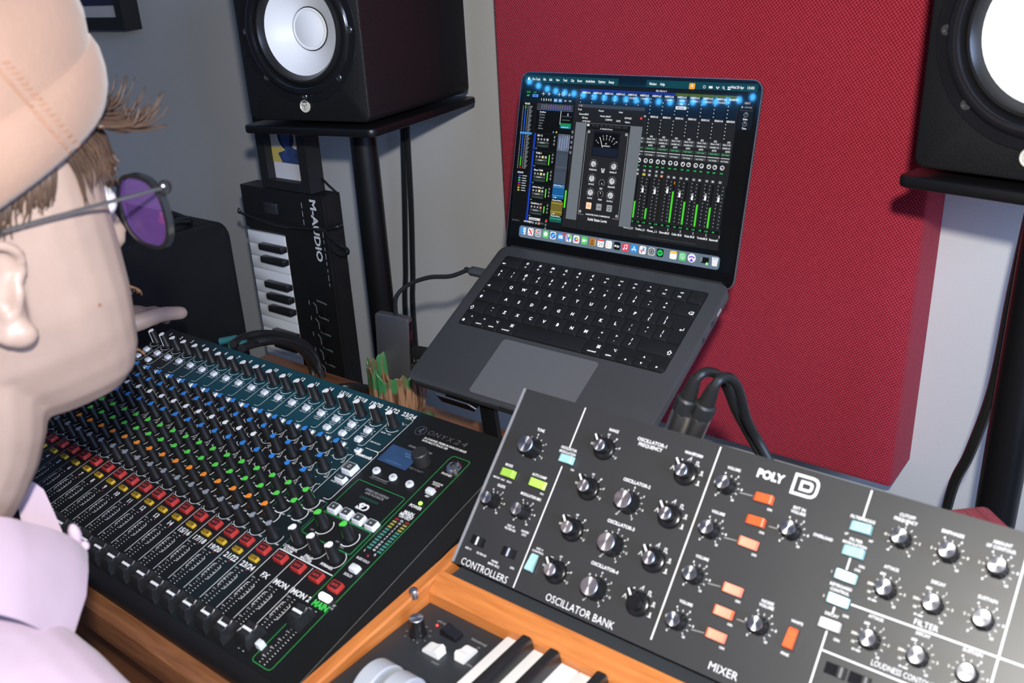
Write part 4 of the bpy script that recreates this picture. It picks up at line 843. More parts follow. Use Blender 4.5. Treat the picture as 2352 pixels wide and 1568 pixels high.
me, mc = sknob(.0062, .0165); mw = T((kx, ky, ZK)) @ RZ(-75); o = link(bpy.data.objects.new('rate_knob', me), t, mw); link(bpy.data.objects.new('knob_cap', mc), o, mw)
b = MB(); b.ball((-.4416, .4284, ZK + .0005), .0012, M('led_red_lit', (.5, .05, .05), .3, emit=(1, .06, .06), es=1.6), 10); part(b, 'indicator_light', t)
def paddle(x, y, yaw, m):
    mb = MB(T((x, y, ZK)) @ RZ(yaw)); h = .0048
    P = [(-.0088, 0), (-.0080, .0062), (-.0060, .0078), (0, .0050), (.0050, .0046), (.0080, .0030), (.0088, 0)]
    mb.loft([[(a, -h, z) for a, z in P], [(a, h, z) for a, z in P]], m); part(mb, 'rocker_switch', t)
paddle(-.4235, .4262, 0, BLACKG); paddle(-.4225, .4035, 180, WHITEP); paddle(-.3985, .4150, 90, WHITEP)
WHL = M('wheel_grey', (.40, .42, .47), .4)
for x, y in ((-.4315, .3490), (-.4085, .3490)):
    b = MB(T((x, y, ZK - .004)) @ RY(90)); b.lathe([(.0235, -.0078), (.0245, -.0068), (.0245, .0068), (.0235, .0078)], WHL, 64, caps=(True, True)); part(b, 'wheel', t)
    b = MB(); b.rbox(x, y, .0195, .056, ZK, ZK + .0004, .001, BLACKM); part(b, 'wheel_slot', t)
wk = .02335; x0 = -.3825
m1 = MB(); m1.rbox(0, 0, wk - .0008, .150, -.012, 0, .0010, WKEY, .0008, n=2); wm = m1.mesh('white_key')
m2 = MB(); m2.rbox(0, 0, .0095, .092, -.004, .0112, .0018, BKEY, .0020, n=2, taper=.0028); bk = m2.mesh('black_key')
for k in range(18):
    x = x0 + wk * (k + .5); link(bpy.data.objects.new('white_key', wm), t, T((x, .3725, H - .5015)))
    if k % 7 in (0, 1, 3, 4, 5): link(bpy.data.objects.new('black_key', bk), t, T((x + wk / 2 + (-.0016, .0016, 0, -.002, 0, .002, 0)[k % 7] , .4015, H - .5015)))

# ================================================================ two microphone cables plugged into its back
XB = M('connector_boot', (.020, .021, .023), .45)
def xlr(name, label, p0, p1, pts):
    d = (p1 - p0); L = d.length; z = d.normalized(); x = z.cross(Vector((0, 1, 0))).normalized(); y = z.cross(x)
    MW = Matrix((x, y, z)).transposed().to_4x4(); MW.translation = p0
    t = thing(name, label, 'cable', T(p0), 'microphone cables behind the synthesizer')
    b = MB(MW); b.lathe([(.0090, -.012), (.0092, L * .44), (.0088, L * .46)], M('nickel', (.78, .75, .72), .30, 1.0), 28); part(b, 'metal_shell', t)
    b = MB(MW); n = 8
    b.loft([[(r * cos(2 * pi * (k + .5) / n), r * sin(2 * pi * (k + .5) / n), h) for k in range(n)] for r, h in ((.0094, L * .45), (.0098, L * .48), (.0096, L * .66), (.0078, L * .69))], XB); part(b, 'grip', t)
    b = MB(MW); pr = []
    for k in range(9): h = L * (.68 + .32 * k / 9); r = .0074 - .0026 * k / 9; pr += [(r, h), (r, h + L * .024), (r * .86, h + L * .027), (r * .86, h + L * .038)]
    b.lathe(pr, RUBBER, 16); part(b, 'strain_relief', t)
    b = MB(); b.tube([p1 - z * .004] + pts, .0044, CABLE, 10); part(b, 'cable', t)
ya = .635
xlr('microphone_cable', 'black microphone cable in the left of the two plugs behind the synthesizer', ony(1545, 1003, ya), ony(1598, 868, ya), [ony(1612, 858, .64), ony(1632, 854, .65), ony(1655, 866, .665), ony(1672, 895, .68), ony(1692, 945, .69), ony(1725, 1005, .70), ony(1768, 1080, .70)])
xlr('microphone_cable', 'black microphone cable in the right of the two plugs behind the synthesizer', ony(1586, 1010, ya), ony(1640, 886, ya), [ony(1652, 872, .64), ony(1672, 866, .65), ony(1692, 884, .66), ony(1704, 920, .67), ony(1716, 965, .68), ony(1740, 1010, .69), ony(1782, 1085, .69)])

# ================================================================ laptop on its stand
LP = tilted((-.70588333, .86589713, -.33208214), 29.5996)     # x right, y back (v forward = -y), z out of the palm rest
SPG = M('laptop_metal', (.090, .091, .098), .40, .55, noise=.03, nscale=60)
t = thing('laptop', 'open dark grey laptop showing a mixing session on its screen', 'laptop', T((-.55, .77, H - .45)))
W_, D_ = .3126, .2212
b = MB(LP); b.rbox3(W_ / 2, -D_ / 2, W_, D_, -.0115, 0, .0125, SPG, .0012, n=6); part(b, 'base', t)
b = MB(LP); b.box(.012, W_ - .012, -.0008, .0030, -.010, -.001, BLACKM); part(b, 'hinge', t)
b = MB(LP); b.rrf(.1558, -.0733, .2775, .1148, .004, M('keyboard_well', (.006, .006, .0065), .5), .00015, n=5); part(b, 'keyboard_well', t)
b = MB(LP); b.rrf(.1560, -.1752, .1296, .0780, .0045, M('trackpad_glass', (.150, .152, .165), .32, .3), .0002, n=6); b.frame(.1560, -.1752, .1302, .0786, .0048, .0003, M('trackpad_edge', (.05, .05, .055), .5), .00018, n=6); part(b, 'trackpad', t)
b = MB(LP); b.rbox(.1560, -D_ + .0008, .034, .0022, -.003, .0002, .0006, M('notch_dark', (.03, .03, .032), .5)); part(b, 'opening_notch', t)
for k, y in enumerate((-.030, -.048, -.072)): b = MB(LP); b.box(W_ - .0004, W_ + .0003, y - (.010, .006, .005)[k], y, -.0075, -.0035, CHROME if k == 0 else BLACKG); part(b, 'port', t)
LEG = M('key_legend', (.85, .85, .86), .5, emit=(1, 1, 1), es=.35)
KEY = M('key_black', (.009, .0095, .0105), .45, spec=.45)
def key(cx, cy, w, h, top=None, bot=None, mid=None, br=None, sm=None, tl=None):
    mb = MB(); mb.rbox(0, 0, w * mm, h * mm, .0002, .0013, .0016, KEY, .0003, n=3, taper=.0002); z = .00145
    t_ = lambda s, x, y, hh: mb.text(s, x * mm, y * mm, hh * mm, LEG, z, bold=.035)
    if mid: t_(mid, 0, 0, 4.0)
    if top: t_(top, 0, 3.0, 3.0)
    if bot: t_(bot, 0, -2.9, 3.0)
    if sm: t_(sm, 0, -3.6, 1.9)
    if br == 'L': mb.text(tl, (-w / 2 + 2) * mm, -.0036, .0026, LEG, z, align='L', bold=.03)
    if br == 'R': mb.text(tl, (w / 2 - 2) * mm, -.0036, .0030, LEG, z, align='R', bold=.03)
    return mb
def pk(mb, cx, cy): part(mb, 'key', t, LP @ T((cx * mm, -cy * mm, 0)))
def icon(mb, k, y=.0022):
    z = .00145; L = lambda pts, lw=.0006, c=False: mb.line([(x * mm, y + q * mm) for x, q in pts], lw, LEG, z, closed=c)
    if k in (0, 1): mb.disc(0, y, .0011, z, LEG, 10); [L([(1.5 * cos(a), 1.5 * sin(a)), (2.1 * cos(a), 2.1 * sin(a))], .0005) for a in [i * pi / 4 for i in range(8)]]
    elif k == 2: [mb.rect(x * mm, y + q * mm, .0016, .0012, LEG, z) for x, q in ((-1.4, .9), (-1.4, -.9), (.9, .0))]; mb.rect(.0009, y, .0018, .0026, LEG, z)
    elif k == 3: mb.arc(-.0003, y + .0003, .0012, 0, 360, .0006, LEG, z, 12); L([(.5, -.6), (1.6, -1.7)])
    elif k == 4: mb.rrf(0, y + .0004, .0014, .0026, .0007, LEG, z); L([(-1.4, .2), (-.9, -1), (.9, -1), (1.4, .2)], .0005); L([(0, -1), (0, -1.9)], .0005)
    elif k == 5: mb.arc(0, y, .0012, 60, 300, .0010, LEG, z, 12)
    elif k in (6, 8): 
        s = -1 if k == 6 else 1
        for d in (-1.0, 1.0): mb.add([((d * 1.0 - s * .9) * mm, y - .0010, z), ((d * 1.0 + s * .9) * mm, y, z), ((d * 1.0 - s * .9) * mm, y + .0010, z)], [(0, 1, 2)], LEG)
    elif k == 7: mb.add([(-.0016, y - .0010, z), (.0002, y, z), (-.0016, y + .0010, z)], [(0, 1, 2)], LEG); L([(.9, 1), (.9, -1)], .0005); L([(1.7, 1), (1.7, -1)], .0005)
    else:
        mb.add([(-.0014, y - .0004, z), (-.0007, y - .0004, z), (.0002, y - .0011, z), (.0002, y + .0011, z), (-.0007, y + .0004, z), (-.0014, y + .0004, z)], [(0, 1, 2, 3, 4, 5)], LEG)
        for q in range(k - 9): mb.arc(.0004, y, (.0008 + .0007 * q), -50, 50, .0004, LEG, z, 6)
pit = 19.05
pk(key(0, 0, 27.4, 17.2, br='L', tl='esc'), 32.0, 25.9)
for k in range(12): mb = key(0, 0, 17.4, 17.2, sm='F%d' % (k + 1)); icon(mb, k); pk(mb, 55.6 + pit * k, 25.9)
mb = key(0, 0, 17.0, 17.2); mb.arc(0, 0, .0062, 0, 360, .0003, M('sensor_ring', (.03, .03, .03), .3), .00145, 24); pk(mb, 284.2, 25.9)
for k, (a, c) in enumerate(zip('±!@£$%^&*()_+', '§1234567890-=')): pk(key(0, 0, 17.4, 17.4, top=a, bot=c), 26.7 + pit * k, 44.8)
mb = key(0, 0, 27.0, 17.4); mb.line([(.0056, -.0036), (.0074, -.0018), (.0108, -.0018), (.0108, -.0054), (.0074, -.0054)], .0006, LEG, .00145, closed=True); mb.text('x', .0091, -.0037, .0022, LEG, .00145); pk(mb, 279.6, 44.8)
mb = key(0, 0, 27.0, 17.4); mb.line([(-.0108, -.0036), (-.0074, -.0036)], .0006, LEG, .00145); mb.line([(-.0088, -.0024), (-.0074, -.0036), (-.0088, -.0048)], .0006, LEG, .00145); mb.line([(-.0068, -.002), (-.0068, -.0052)], .0006, LEG, .00145); pk(mb, 31.8, 63.7)
for k, c in enumerate('QWERTYUIOP'): pk(key(0, 0, 17.4, 17.4, mid=c), 55.8 + pit * k, 63.7)
for k, (a, c) in enumerate((('{', '['), ('}', ']'))): pk(key(0, 0, 17.4, 17.4, top=a, bot=c), 246.3 + pit * k, 63.7)
mb = MB(); P = [(-.0092, .0182), (.0092, .0182), (.0092, -.0182), (-.0050, -.0182), (-.0050, .0010), (-.0092, .0010)]
mb.loft([[(x, y, .0002) for x, y in P], [(x, y, .0013) for x, y in P]], KEY); mb.line([(.0060, .0034), (.0060, .0004), (.0020, .0004)], .0006, LEG, .00145); mb.line([(.0034, .0016), (.0020, .0004), (.0034, -.0008)], .0006, LEG, .00145); pk(mb, 284.0, 73.2)
mb = key(0, 0, 31.8, 17.4); mb.add([(-.0128, -.0032, .00145), (-.0104, -.0006, .00145), (-.0080, -.0032, .00145)], [(0, 2, 1)], LEG); mb.rect(-.0104, -.0042, .0024, .0018, LEG, .00145); mb.disc(-.0118, .0052, .0006, .00145, LEG, 8); pk(mb, 34.2, 82.6)
for k, c in enumerate('ASDFGHJKL'): pk(key(0, 0, 17.4, 17.4, mid=c), 60.2 + pit * k, 82.6)
for k, (a, c) in enumerate(((':', ';'), ('"', "'"), ('|', '\\'))): pk(key(0, 0, 17.4 if k < 2 else 16.6, 17.4, top=a, bot=c), (60.2 + pit * (9 + k)), 82.6)
def shift(mb, x): mb.line([(x, .0000), (x + .0022, -.0026), (x + .0012, -.0026), (x + .0012, -.0052), (x - .0012, -.0052), (x - .0012, -.0026), (x - .0022, -.0026)], .0006, LEG, .00145, closed=True)
mb = key(0, 0, 22.0, 17.4); shift(mb, -.0072); pk(mb, 29.3, 101.4)
pk(key(0, 0, 17.4, 17.4, top='~', bot='`'), 50.9, 101.4)
for k, c in enumerate('ZXCVBNM'): pk(key(0, 0, 17.4, 17.4, mid=c), 70.0 + pit * k, 101.4)
for k, (a, c) in enumerate((('<', ','), ('>', '.'), ('?', '/'))): pk(key(0, 0, 17.4, 17.4, top=a, bot=c), 203.4 + pit * k, 101.4)
mb = key(0, 0, 41.5, 17.4); shift(mb, .0166); pk(mb, 272.4, 101.4)
mb = key(0, 0, 17.4, 17.6); mb.disc(-.0042, -.0040, .0019, .00145, LEG, 12); mb.text('fn', .0042, .0036, .0022, LEG, .00145); pk(mb, 26.7, 120.6)
def modk(w, word, sym):
    mb = key(0, 0, w, 17.6); mb.text(word, 0, -.0042, .0019, LEG, .00145, bold=.03); z = .00145
    if sym == '^': mb.line([(.0030, .0028), (.0042, .0044), (.0054, .0028)], .0006, LEG, z)
    if sym == 'o': mb.line([(.0024, .0046), (.0036, .0046), (.0050, .0024), (.0064, .0024)], .0006, LEG, z); mb.line([(.0046, .0046), (.0064, .0046)], .0006, LEG, z)
    if sym == 'c':
        for dx in (-.0012, .0012):
            for dy in (-.0012, .0012): mb.arc(.005 + dx, .0034 + dy, .0008, 0, 360, .0005, LEG, z, 8)
        mb.frame(.005, .0034, .0018, .0018, .0001, .0005, LEG, z)
    return mb
pk(modk(17.4, 'control', '^'), 45.8, 120.6); pk(modk(17.4, 'option', 'o'), 64.9, 120.6); pk(modk(22.2, 'command', 'c'), 86.2, 120.6)
pk(key(0, 0, 93.6, 17.6), 145.4, 120.6); pk(modk(22.2, 'command', 'c'), 204.6, 120.6); pk(modk(17.4, 'option', 'o'), 225.8, 120.6)
for cx, cy, d in ((246.6, 125.0, (-1, 0)), (265.7, 116.2, (0, 1)), (265.7, 125.0, (0, -1)), (284.6, 125.0, (1, 0))):
    mb = key(0, 0, 17.4, 8.3); q = .0012; mb.add([(d[0] * q - d[1] * q * .9, d[1] * q + d[0] * q * .9 - d[1] * 2 * q, .00145), (d[0] * -q - d[1] * q * .9 if d[0] else -q, -q, .00145), (0, 0, .00145)], [(0, 1, 2)], LEG) if False else mb.add([(d[0] * q, d[1] * q, .00145), (-d[0] * q - d[1] * q, -d[1] * q + d[0] * q, .00145), (-d[0] * q + d[1] * q, -d[1] * q - d[0] * q, .00145)], [(0, 1, 2)], LEG)
    pk(mb, cx, cy)
# --- lid and screen
LIDA = 90 - 76.302                                            # leaning back from the vertical
LD = T((-.70588333, .87032531, -.34098003 + H)) @ RX(90 - LIDA) @ T((0, .2212, 0))      # x right, y up (screen v = -y), z towards the user
lid = None
b = MB(LD); b.rbox3(W_ / 2, -D_ / 2, W_, D_, -.0042, 0, .0120, SPG, .0012, n=6); lid = part(b, 'lid', t)
b = MB(LD); b.rrf(W_ / 2, -D_ / 2, W_ - .0016, D_ - .0016, .0112, M('screen_bezel', (.004, .004, .005), .10), .00012, n=6); part(b, 'bezel', lid)
b = MB(LD); b.frame(W_ / 2, -D_ / 2, W_ + .0002, D_ + .0002, .0121, .0010, M('lid_rim', (.45, .45, .48), .3, .9), .0001, n=6); part(b, 'lid_rim', lid)
# --- the picture on the screen (mm from the top left corner of the lid)
_em = {}
def EM(r, g, b, k=1.0):
    key_ = (r, g, b, k)
    if key_ not in _em: _em[key_] = M('screen_%02x%02x%02x' % (r, g, b), (.003, .003, .003), .03, spec=.5, emit=S(r, g, b), es=k)
    return _em[key_]
sb = MB(); ZL = lambda l: .00018 + .00003 * l
def sr(x0, v0, x1, v1, c, l=1): sb.rect((x0 + x1) / 2 * mm, -(v0 + v1) / 2 * mm, (x1 - x0) * mm, (v1 - v0) * mm, EM(*c), ZL(l))
def st(s, x, v, h, c=(235, 240, 245), l=5, **k):
    w_ = k.pop('w', None); sb.text(s, x * mm, -v * mm, h * mm, EM(*c), ZL(l), w=None if w_ is None else w_ * mm, bold=k.pop('bold', .03), **k)
def so(x, v, r, c, l=4, n=12): sb.disc(x * mm, -v * mm, r * mm, ZL(l), EM(*c), n)
def sl(pts, lw, c, l=4, **k): sb.line([(x * mm, -v * mm) for x, v in pts], lw * mm, EM(*c), ZL(l), **k)
def srr(x, v, w_, h, r, c, l=4): sb.rrf(x * mm, -v * mm, w_ * mm, h * mm, r * mm, EM(*c), ZL(l), n=4)
WT = (238, 242, 246)
sb.rrf(.1563, -.1030, .3045, .1975, .005, EM(7, 10, 15), ZL(0), n=5)
sr(5, 4.4, 307.5, 12.4, (13, 68, 82), 1); sb.rrf(.157, -.0078, .0366, .0082, .0016, M('notch', (.002, .002, .002), .1), ZL(2))
so(11.3, 8.4, 1.5, WT, 4); sr(11.2, 6.0, 11.9, 7.2, WT, 4)
for s, x, h, w_ in (('Pro Tools', 22.9, 2.9, 11.5), ('File', 35.3, 2.7, 4), ('Edit', 44.4, 2.7, 4.4), ('View', 54.5, 2.7, 5.4), ('Track', 65.4, 2.7, 6.2), ('Clip', 75.8, 2.7, 4.6), ('Event', 86.1, 2.7, 6.6), ('AudioSuite', 100.7, 2.7, 13), ('Options', 116.5, 2.7, 9.6), ('Setup', 129.6, 2.7, 7.4), ('Window', 183.7, 2.7, 9.6), ('Help', 195.9, 2.7, 5.8), ('Wed 29 Apr', 284.6, 2.7, 15), ('13:03', 299.6, 2.7, 7.6)): st(s, x, 8.5, h, w=w_)
srr(232, 9.2, 7, 6.4, 1.2, (240, 170, 50), 4); so(232, 8.8, 1.2, WT, 5); so(246.6, 9.4, 1.6, WT, 4); so(246.6, 9.4, 1.1, (13, 68, 82), 5); srr(254.0, 9.5, 4.4, 2.4, .5, WT, 4); sl([(260.4, 8.6), (262.1, 10.6), (263.8, 8.6)], 1.0, WT); so(268.6, 9.2, 1.3, WT, 4); so(268.6, 9.2, .8, (13, 68, 82), 5); sl([(269.4, 10.2), (270.6, 11.4)], .5, WT); srr(275.3, 8.8, 3.6, 1.3, .6, WT, 4); srr(275.3, 10.7, 3.6, 1.3, .6, WT, 4)
# mix window behind
sr(82, 13.2, 306.5, 17.2, (16, 20, 24), 1); st('Mix: Movie 4', 195.5, 15.7, 2.1, (190, 195, 200), w=13.5)
sr(82.7, 17.2, 288.8, 180, (32, 34, 37), 1); sr(289.2, 17.2, 306.5, 180, (10, 11, 13), 1)
cols = [88.4 + 15.6 * k for k in range(13)]
nm = {6: '.1', 7: 'Trmbns_2.1', 8: 'Flutes_1.1', 9: 'DbtgrdBUS', 10: 'Cello BUS', 11: 'Viola BUS', 12: 'TrmbnBUS'}
cols = [166.8 - 15.6 * 5 + 15.6 * k for k in range(13)]                 # left edges
mets = {5: (138.8, 157.2), 6: (145.3, 157.1), 8: (123.1, 157.4), 9: (132.8, 157.6), 10: (134.1, 157.9), 11: (135.8, 157.6)}
names_ = {5: 'Strngs_2.1', 6: 'Trmbns_2.1', 7: 'Flutes_1.1', 8: 'DbtgrdBUS', 9: 'Cello BUS', 10: 'Viola BUS', 11: 'TrmbnBUS', 12: 'BassoonB'}
capv = {6: 124.3, 7: 124.5, 8: 122.0, 9: 124.8, 10: 126.2, 11: 124.9, 12: 125.0, 5: 124}
for k, x in enumerate(cols):
    x1 = min(x + 15.4, 287.4); cxk = x + 8.2; wc = x1 - x
    sr(x, 17.3, x1, 20.0, (22, 48, 140) if x < 205 else (72, 100, 30), 2); sl([(x, 17.3), (x, 180)], .35, (14, 15, 17), 3)
    sr(x, 20.2, x1, 43, (12, 28, 46), 2)
    st('INSERTS A-E' if wc > 12 else 'INSERTS', min(cxk, x + wc / 2 + .8), 21.4, 1.9, WT, w=min(11, wc - 1.5))
    for j in range(5):
        if j == 0 and k in (4, 5, 7, 8, 9, 10, 11): sr(x + 2.6, 23.3, x1 - .4, 26.3, (74, 80, 88), 3); st('Pro-Q 3', cxk + .8, 24.9, 1.4, (225, 228, 232), w=6.5)
        elif j == 1 and k == 8: sr(x + 2.6, 27.0, x1 - .4, 30.0, (70, 84, 96), 3); st('Xfer', cxk, 28.6, 1.3, (210, 215, 220))
        elif j == 2 and k == 8: sr(x + 2.0, 31.0, x1 - .4, 34.4, (225, 228, 230), 3); st('SSLComp', cxk, 32.7, 1.4, (60, 62, 66), w=8)
        else: so(x + 1.4, 24.6 + 3.9 * j, .55, WT, 4, 6)
        if k >= 5: so(x + 1.4, 47.2 + 3.7 * j, .55, WT, 4, 6)
    if k < 5: continue
    st('SENDS A-E' if wc > 12 else 'SENDS', min(cxk, x + wc / 2 + .6), 43.9, 1.9, WT, w=min(9.6, wc - 1.5)); st('I/O', cxk - .3, 65.3, 1.8, WT)
    for v in (68.2, 71.8): sr(x + 1, v - 1.5, x1 - .3, v + 1.5, (74, 77, 80), 3); st('Bus 7-8' if v < 70 else 'BUSSES 1/2', x + wc / 2, v, 1.3, (230, 232, 235), w=min(9.5, wc - 3))
    st('AUTO', cxk - .4, 75.1, 1.7, WT, w=5.4); sr(x + 1, 77.0, x1 - .3, 80.0, (58, 72, 66), 3); st('auto read', x + wc / 2, 78.5, 1.4, (60, 190, 110), w=min(8.5, wc - 3))
    sr(x + 1, 82.0, x1 - .3, 82.8, (205, 208, 212), 3); sr(x + 1, 83.9, x1 - .3, 86.9, (74, 77, 80), 3); st('no group', x + wc / 2, 85.4, 1.4, (225, 228, 230), w=min(8.5, wc - 3))
    for q, dx in enumerate((4.2, 11.2)):
        if x + dx > 287: continue
        so(x + dx, 92.3, 2.5, WT, 3, 16); so(x + dx, 92.3, 1.7, (32, 34, 37), 4, 14); a = radians((225, -45, 120, 60)[(k * 2 + q) % 4]); sl([(x + dx, 92.3), (x + dx + 2.4 * cos(a), 92.3 - 2.4 * sin(a))], .7, WT, 5)
        sr(x + dx - 3, 96.9, x + dx + 3, 99.9, (14, 20, 17), 3); st(('‹100', '100›', '‹29', '29›')[(k * 2 + q) % 4].replace('‹', '').replace('›', ''), x + dx, 98.4, 1.5, (60, 210, 110), w=3.6)
        if k in (5, 6, 7): sr(x + dx - 1.7, 102, x + dx + 1.7, 104.6, (120, 124, 128), 3); so(x + dx, 103.2, .7, WT, 4, 6)
        c = (215, 200, 80) if (k, q) == (6, 0) else (180, 90, 50) if (k, q) == (7, 1) else (128, 132, 136); sr(x + dx - 1.8, 106.4, x + dx + 1.8, 109.0, c, 3); st('SM'[q], x + dx, 107.7, 1.5, WT if c[0] < 200 else (60, 60, 20))
    for j in range(12):
        v = 112 + 3.95 * j; so(x + 3.0, v, .5, (200, 204, 208), 4, 6); so(x + 8.7, v + .6, .5, (200, 204, 208), 4, 6)
    sr(x + 4.6, 111, x + 5.4, 158, (16, 17, 18), 3); cv = capv.get(k, 124.5); sr(x + 3.9, cv - 4, x + 6.3, cv + 3.6, (150, 153, 156), 5); sr(x + 3.9, cv - 1.2, x + 6.3, cv + 3.6, (246, 248, 250), 6)
    sr(x + 11.4, 111, x + 13.4, 158, (28, 24, 12) if k == 7 else (12, 14, 13), 3)
    if k in mets: sr(x + 11.4, mets[k][0], x + 12.3, mets[k][1], (80, 235, 50), 5); sr(x + 12.5, mets[k][0] - .6, x + 13.4, mets[k][1], (80, 235, 50), 5)
    if k == 8: sr(x + 12.2, 112, x + 13.4, 115, (210, 130, 40), 5)
    sr(x + 1, 159.6, x1 - .3, 163.0, (8, 12, 10), 3); st('0.0', x + 4.2, 161.3, 1.6, (70, 220, 120)); 
    if k < 12: st('-11.8', x + 11.2, 161.3, 1.6, (70, 220, 120), w=4.2)
    if k < 8: st('dyn', x + 7, 165.2, 1.5, WT, w=3.5)
    else: sl([(x + 12, 164), (x + 12, 167)], .5, WT)
    st(names_[k], x + wc / 2 + .3, 169.4, 2.3, WT, w=min(12.6, wc - 1.2))
sr(190, 176.2, 262, 177.4, (55, 57, 60), 2)
sr(290.2, 20.5, 306.2, 51, (17, 25, 36), 2); st('HEAT', 298.4, 24, 2.1, (170, 178, 186), w=6.5); so(293, 28.3, 1.0, (180, 185, 190)); st('BYPASS', 300, 28.3, 1.6, (140, 148, 156), w=8); sr(291, 31.2, 305.5, 31.9, (60, 66, 72), 3)
for v, s in ((35.8, 'Drive'), (45.2, 'Tone')): so(298.3, v, 2.6, (120, 126, 132), 3, 16); so(298.3, v, 1.9, (17, 25, 36), 4, 16); sl([(298.3, v), (298.3, v - 2.4)], .6, (190, 195, 200), 5); st(s, 298.3, v + 4.6, 1.9, WT, w=5)
# edit window at the left
sr(5, 13.2, 81.6, 183.5, (17, 21, 25), 1); sr(5, 13.2, 81.6, 35, (8, 26, 36), 2); sr(6, 37, 26, 183, (13, 15, 17), 2); sr(27.6, 37, 81.4, 176, (9, 11, 13), 2)
for s, x, v, c in (('SHUFFLE', 13, 24.0, (40, 170, 80)), ('SPOT', 23, 24.2, (40, 170, 80)), ('SLIP', 13, 28, (90, 200, 130))): st(s, x, v, 1.9, c, w=6 if len(s) > 4 else 4)
sr(19.4, 26.4, 28.0, 29.6, (90, 150, 250), 3); st('GRID', 23.6, 28, 1.7, (20, 40, 140))
for x in (35.5, 44.0, 58.8, 64.5, 73.5): sl([(x - 2.4, 25.2), (x + 2.4, 25.2)], .7, (190, 198, 204), 4); sl([(x, 23.0), (x, 27.4)], .8, (190, 198, 204), 4)
so(64.6, 24.6, 2.1, (190, 198, 204), 4); so(64.6, 24.6, 1.4, (8, 26, 36), 5)
for k in range(5): st('12345'[k], 33.6 + 3.5 * k, 32.0, 2.6, WT)
for x, c in ((54.4, (90, 160, 225)), (61.2, (90, 160, 225)), (68.6, (40, 50, 58)), (75.4, (40, 50, 58))): sr(x - 2.6, 30.2, x + 2.6, 34.2, c, 3); sl([(x - 1.6, 32.2), (x + 1.6, 32.2)], .8, (220, 230, 238), 5)
st('TRACKS', 13, 37.9, 1.9, WT, w=8); st('GROUPS', 12.5, 121.2, 1.9, WT, w=9)
for k in range(42):
    v = 41 + 1.82 * k; so(7.2, v, .42, WT, 4, 6); sr(10.0, v - .75, 11.9, v + .75, (26, 84, 200) if 1 < k < 34 else (70, 190, 40) if k < 40 else (190, 40, 40), 3); so(14.4, v, .42, WT, 4, 6); sr(16.2, v - .45, 21.4 - (k % 3), v + .45, (140, 146, 152), 3)
sr(6, 72.0, 24, 74.4, (70, 150, 220), 4)
for k, c in enumerate(((40, 70, 240), (60, 210, 220), (70, 210, 70), (140, 70, 220), (210, 50, 50), (200, 200, 60), (200, 200, 60))): v = 125 + 3 * k; sr(10.4, v - 1, 12.6, v + 1, c, 4); sr(16, v - .6, 23 - k % 2, v + .6, (170, 175, 180), 4); so(13.8, v, .4, WT, 4, 6)
sr(28, 36.6, 81, 43.8, (58, 60, 66), 3)
for k in range(26): sr(35 + 1.7 * k, 38 if k % 4 else 37.4, 35.5 + 1.7 * k, 43, (104, 80, 190) if k % 2 else (150, 150, 165), 4)
sl([(28, 44.1), (81, 44.1)], .4, (60, 120, 190), 4)
for k, s in enumerate(('Bars|Beats', 'Min:Secs', 'Timecode', 'Samples', 'Tempo', 'Meter', 'Markers')): st(s, 33, 46.6 + 3.25 * k, 1.8, (210, 214, 218) if k == 0 else (120, 126, 132), align='L', w=(9, 8, 8, 7.5, 6, 5, 7)[k])
sr(63.8, 44.3, 64.5, 60, (225, 228, 232), 4); sr(64.8, 58.2, 80.4, 61.2, (22, 140, 76), 4); sr(64.8, 61.2, 80.4, 64.2, (18, 128, 150), 4); st('Default 4/4', 72, 62.8, 1.6, (180, 225, 230), w=10); sr(74, 46.5, 75, 49.5, WT, 4); sr(66, 50, 80, 50.6, (90, 96, 102), 4)
sr(66.5, 54, 78, 55, (90, 96, 102), 4)
tr = [(75.0, 'EV 5', None, 0), (96.0, 'TOM 1', (96.7, 109.1), 1), (116.5, 'Floor TOM', (117.2, 128.5), 1), (137.0, 'strings drop_1.1', (137.6, 148.2), 1), (157.0, 'CineStrings_1.1', (158.8, 167.3), 2), (176.5, 'CineStrings_1.2', None, 3)]
for v, s, mt_, kind in tr:
    top = v - 3.0; hh = 19.8 if kind < 3 else 7; sr(27.8, top, 30.4, top + hh, (24, 62, 180), 3); sr(31, top, 81.2, top + .4, (34, 37, 40), 3)
    if kind == 3: sr(32.5, v - 2, 50, v + 1.2, (232, 234, 238), 4)
    st(s, 33, v - .3, 2.1, WT if kind != 3 else (50, 52, 56), align='L', w=min(3.0 + 1.15 * len(s), 17))
    for j in range(4): c = ((90, 94, 98) if j < 2 or kind == 0 else (214, 205, 110)) if j != 3 else ((150, 154, 158) if kind in (0, 1) else (190, 110, 90)); c = (150, 154, 158) if (kind == 1 and j == 3) else (90, 94, 98) if (kind != 1 and j == 2) else c; sr(33.2 + 4.6 * j, v + 2.6, 36.4 + 4.6 * j, v + 5.6, c, 4); so(34.8 + 4.6 * j, v + 4.1, .7, WT, 5, 6)
    if kind < 3:
        sr(33, v + 6.6, 51, v + 9.4, (70, 73, 76), 4); st('waveform', 41, v + 8.0, 1.3, (220, 222, 226), w=7); sr(33, v + 10.4, 51, v + 13.4, (50, 54, 56), 4); sr(38, v + 10.9, 49, v + 12.9, (46, 74, 64), 5); sl([(31.6, v + 15.5), (34, v + 15.5)], .8, (120, 180, 210), 4)
    if mt_: sr(53.0, mt_[0], 54.6, mt_[1], (86, 230, 50), 5)
    for j in range(3): sr(57.6, v - 1 + 4.2 * j, 59.8, v + 1.6 + 4.2 * j, (120, 124, 128), 4)
so(56, 69.5, 1.0, (90, 170, 230)); so(60.5, 69.3, 1.1, (240, 200, 110))
sr(58, 174.4, 60.4, 177, (225, 70, 70), 5)
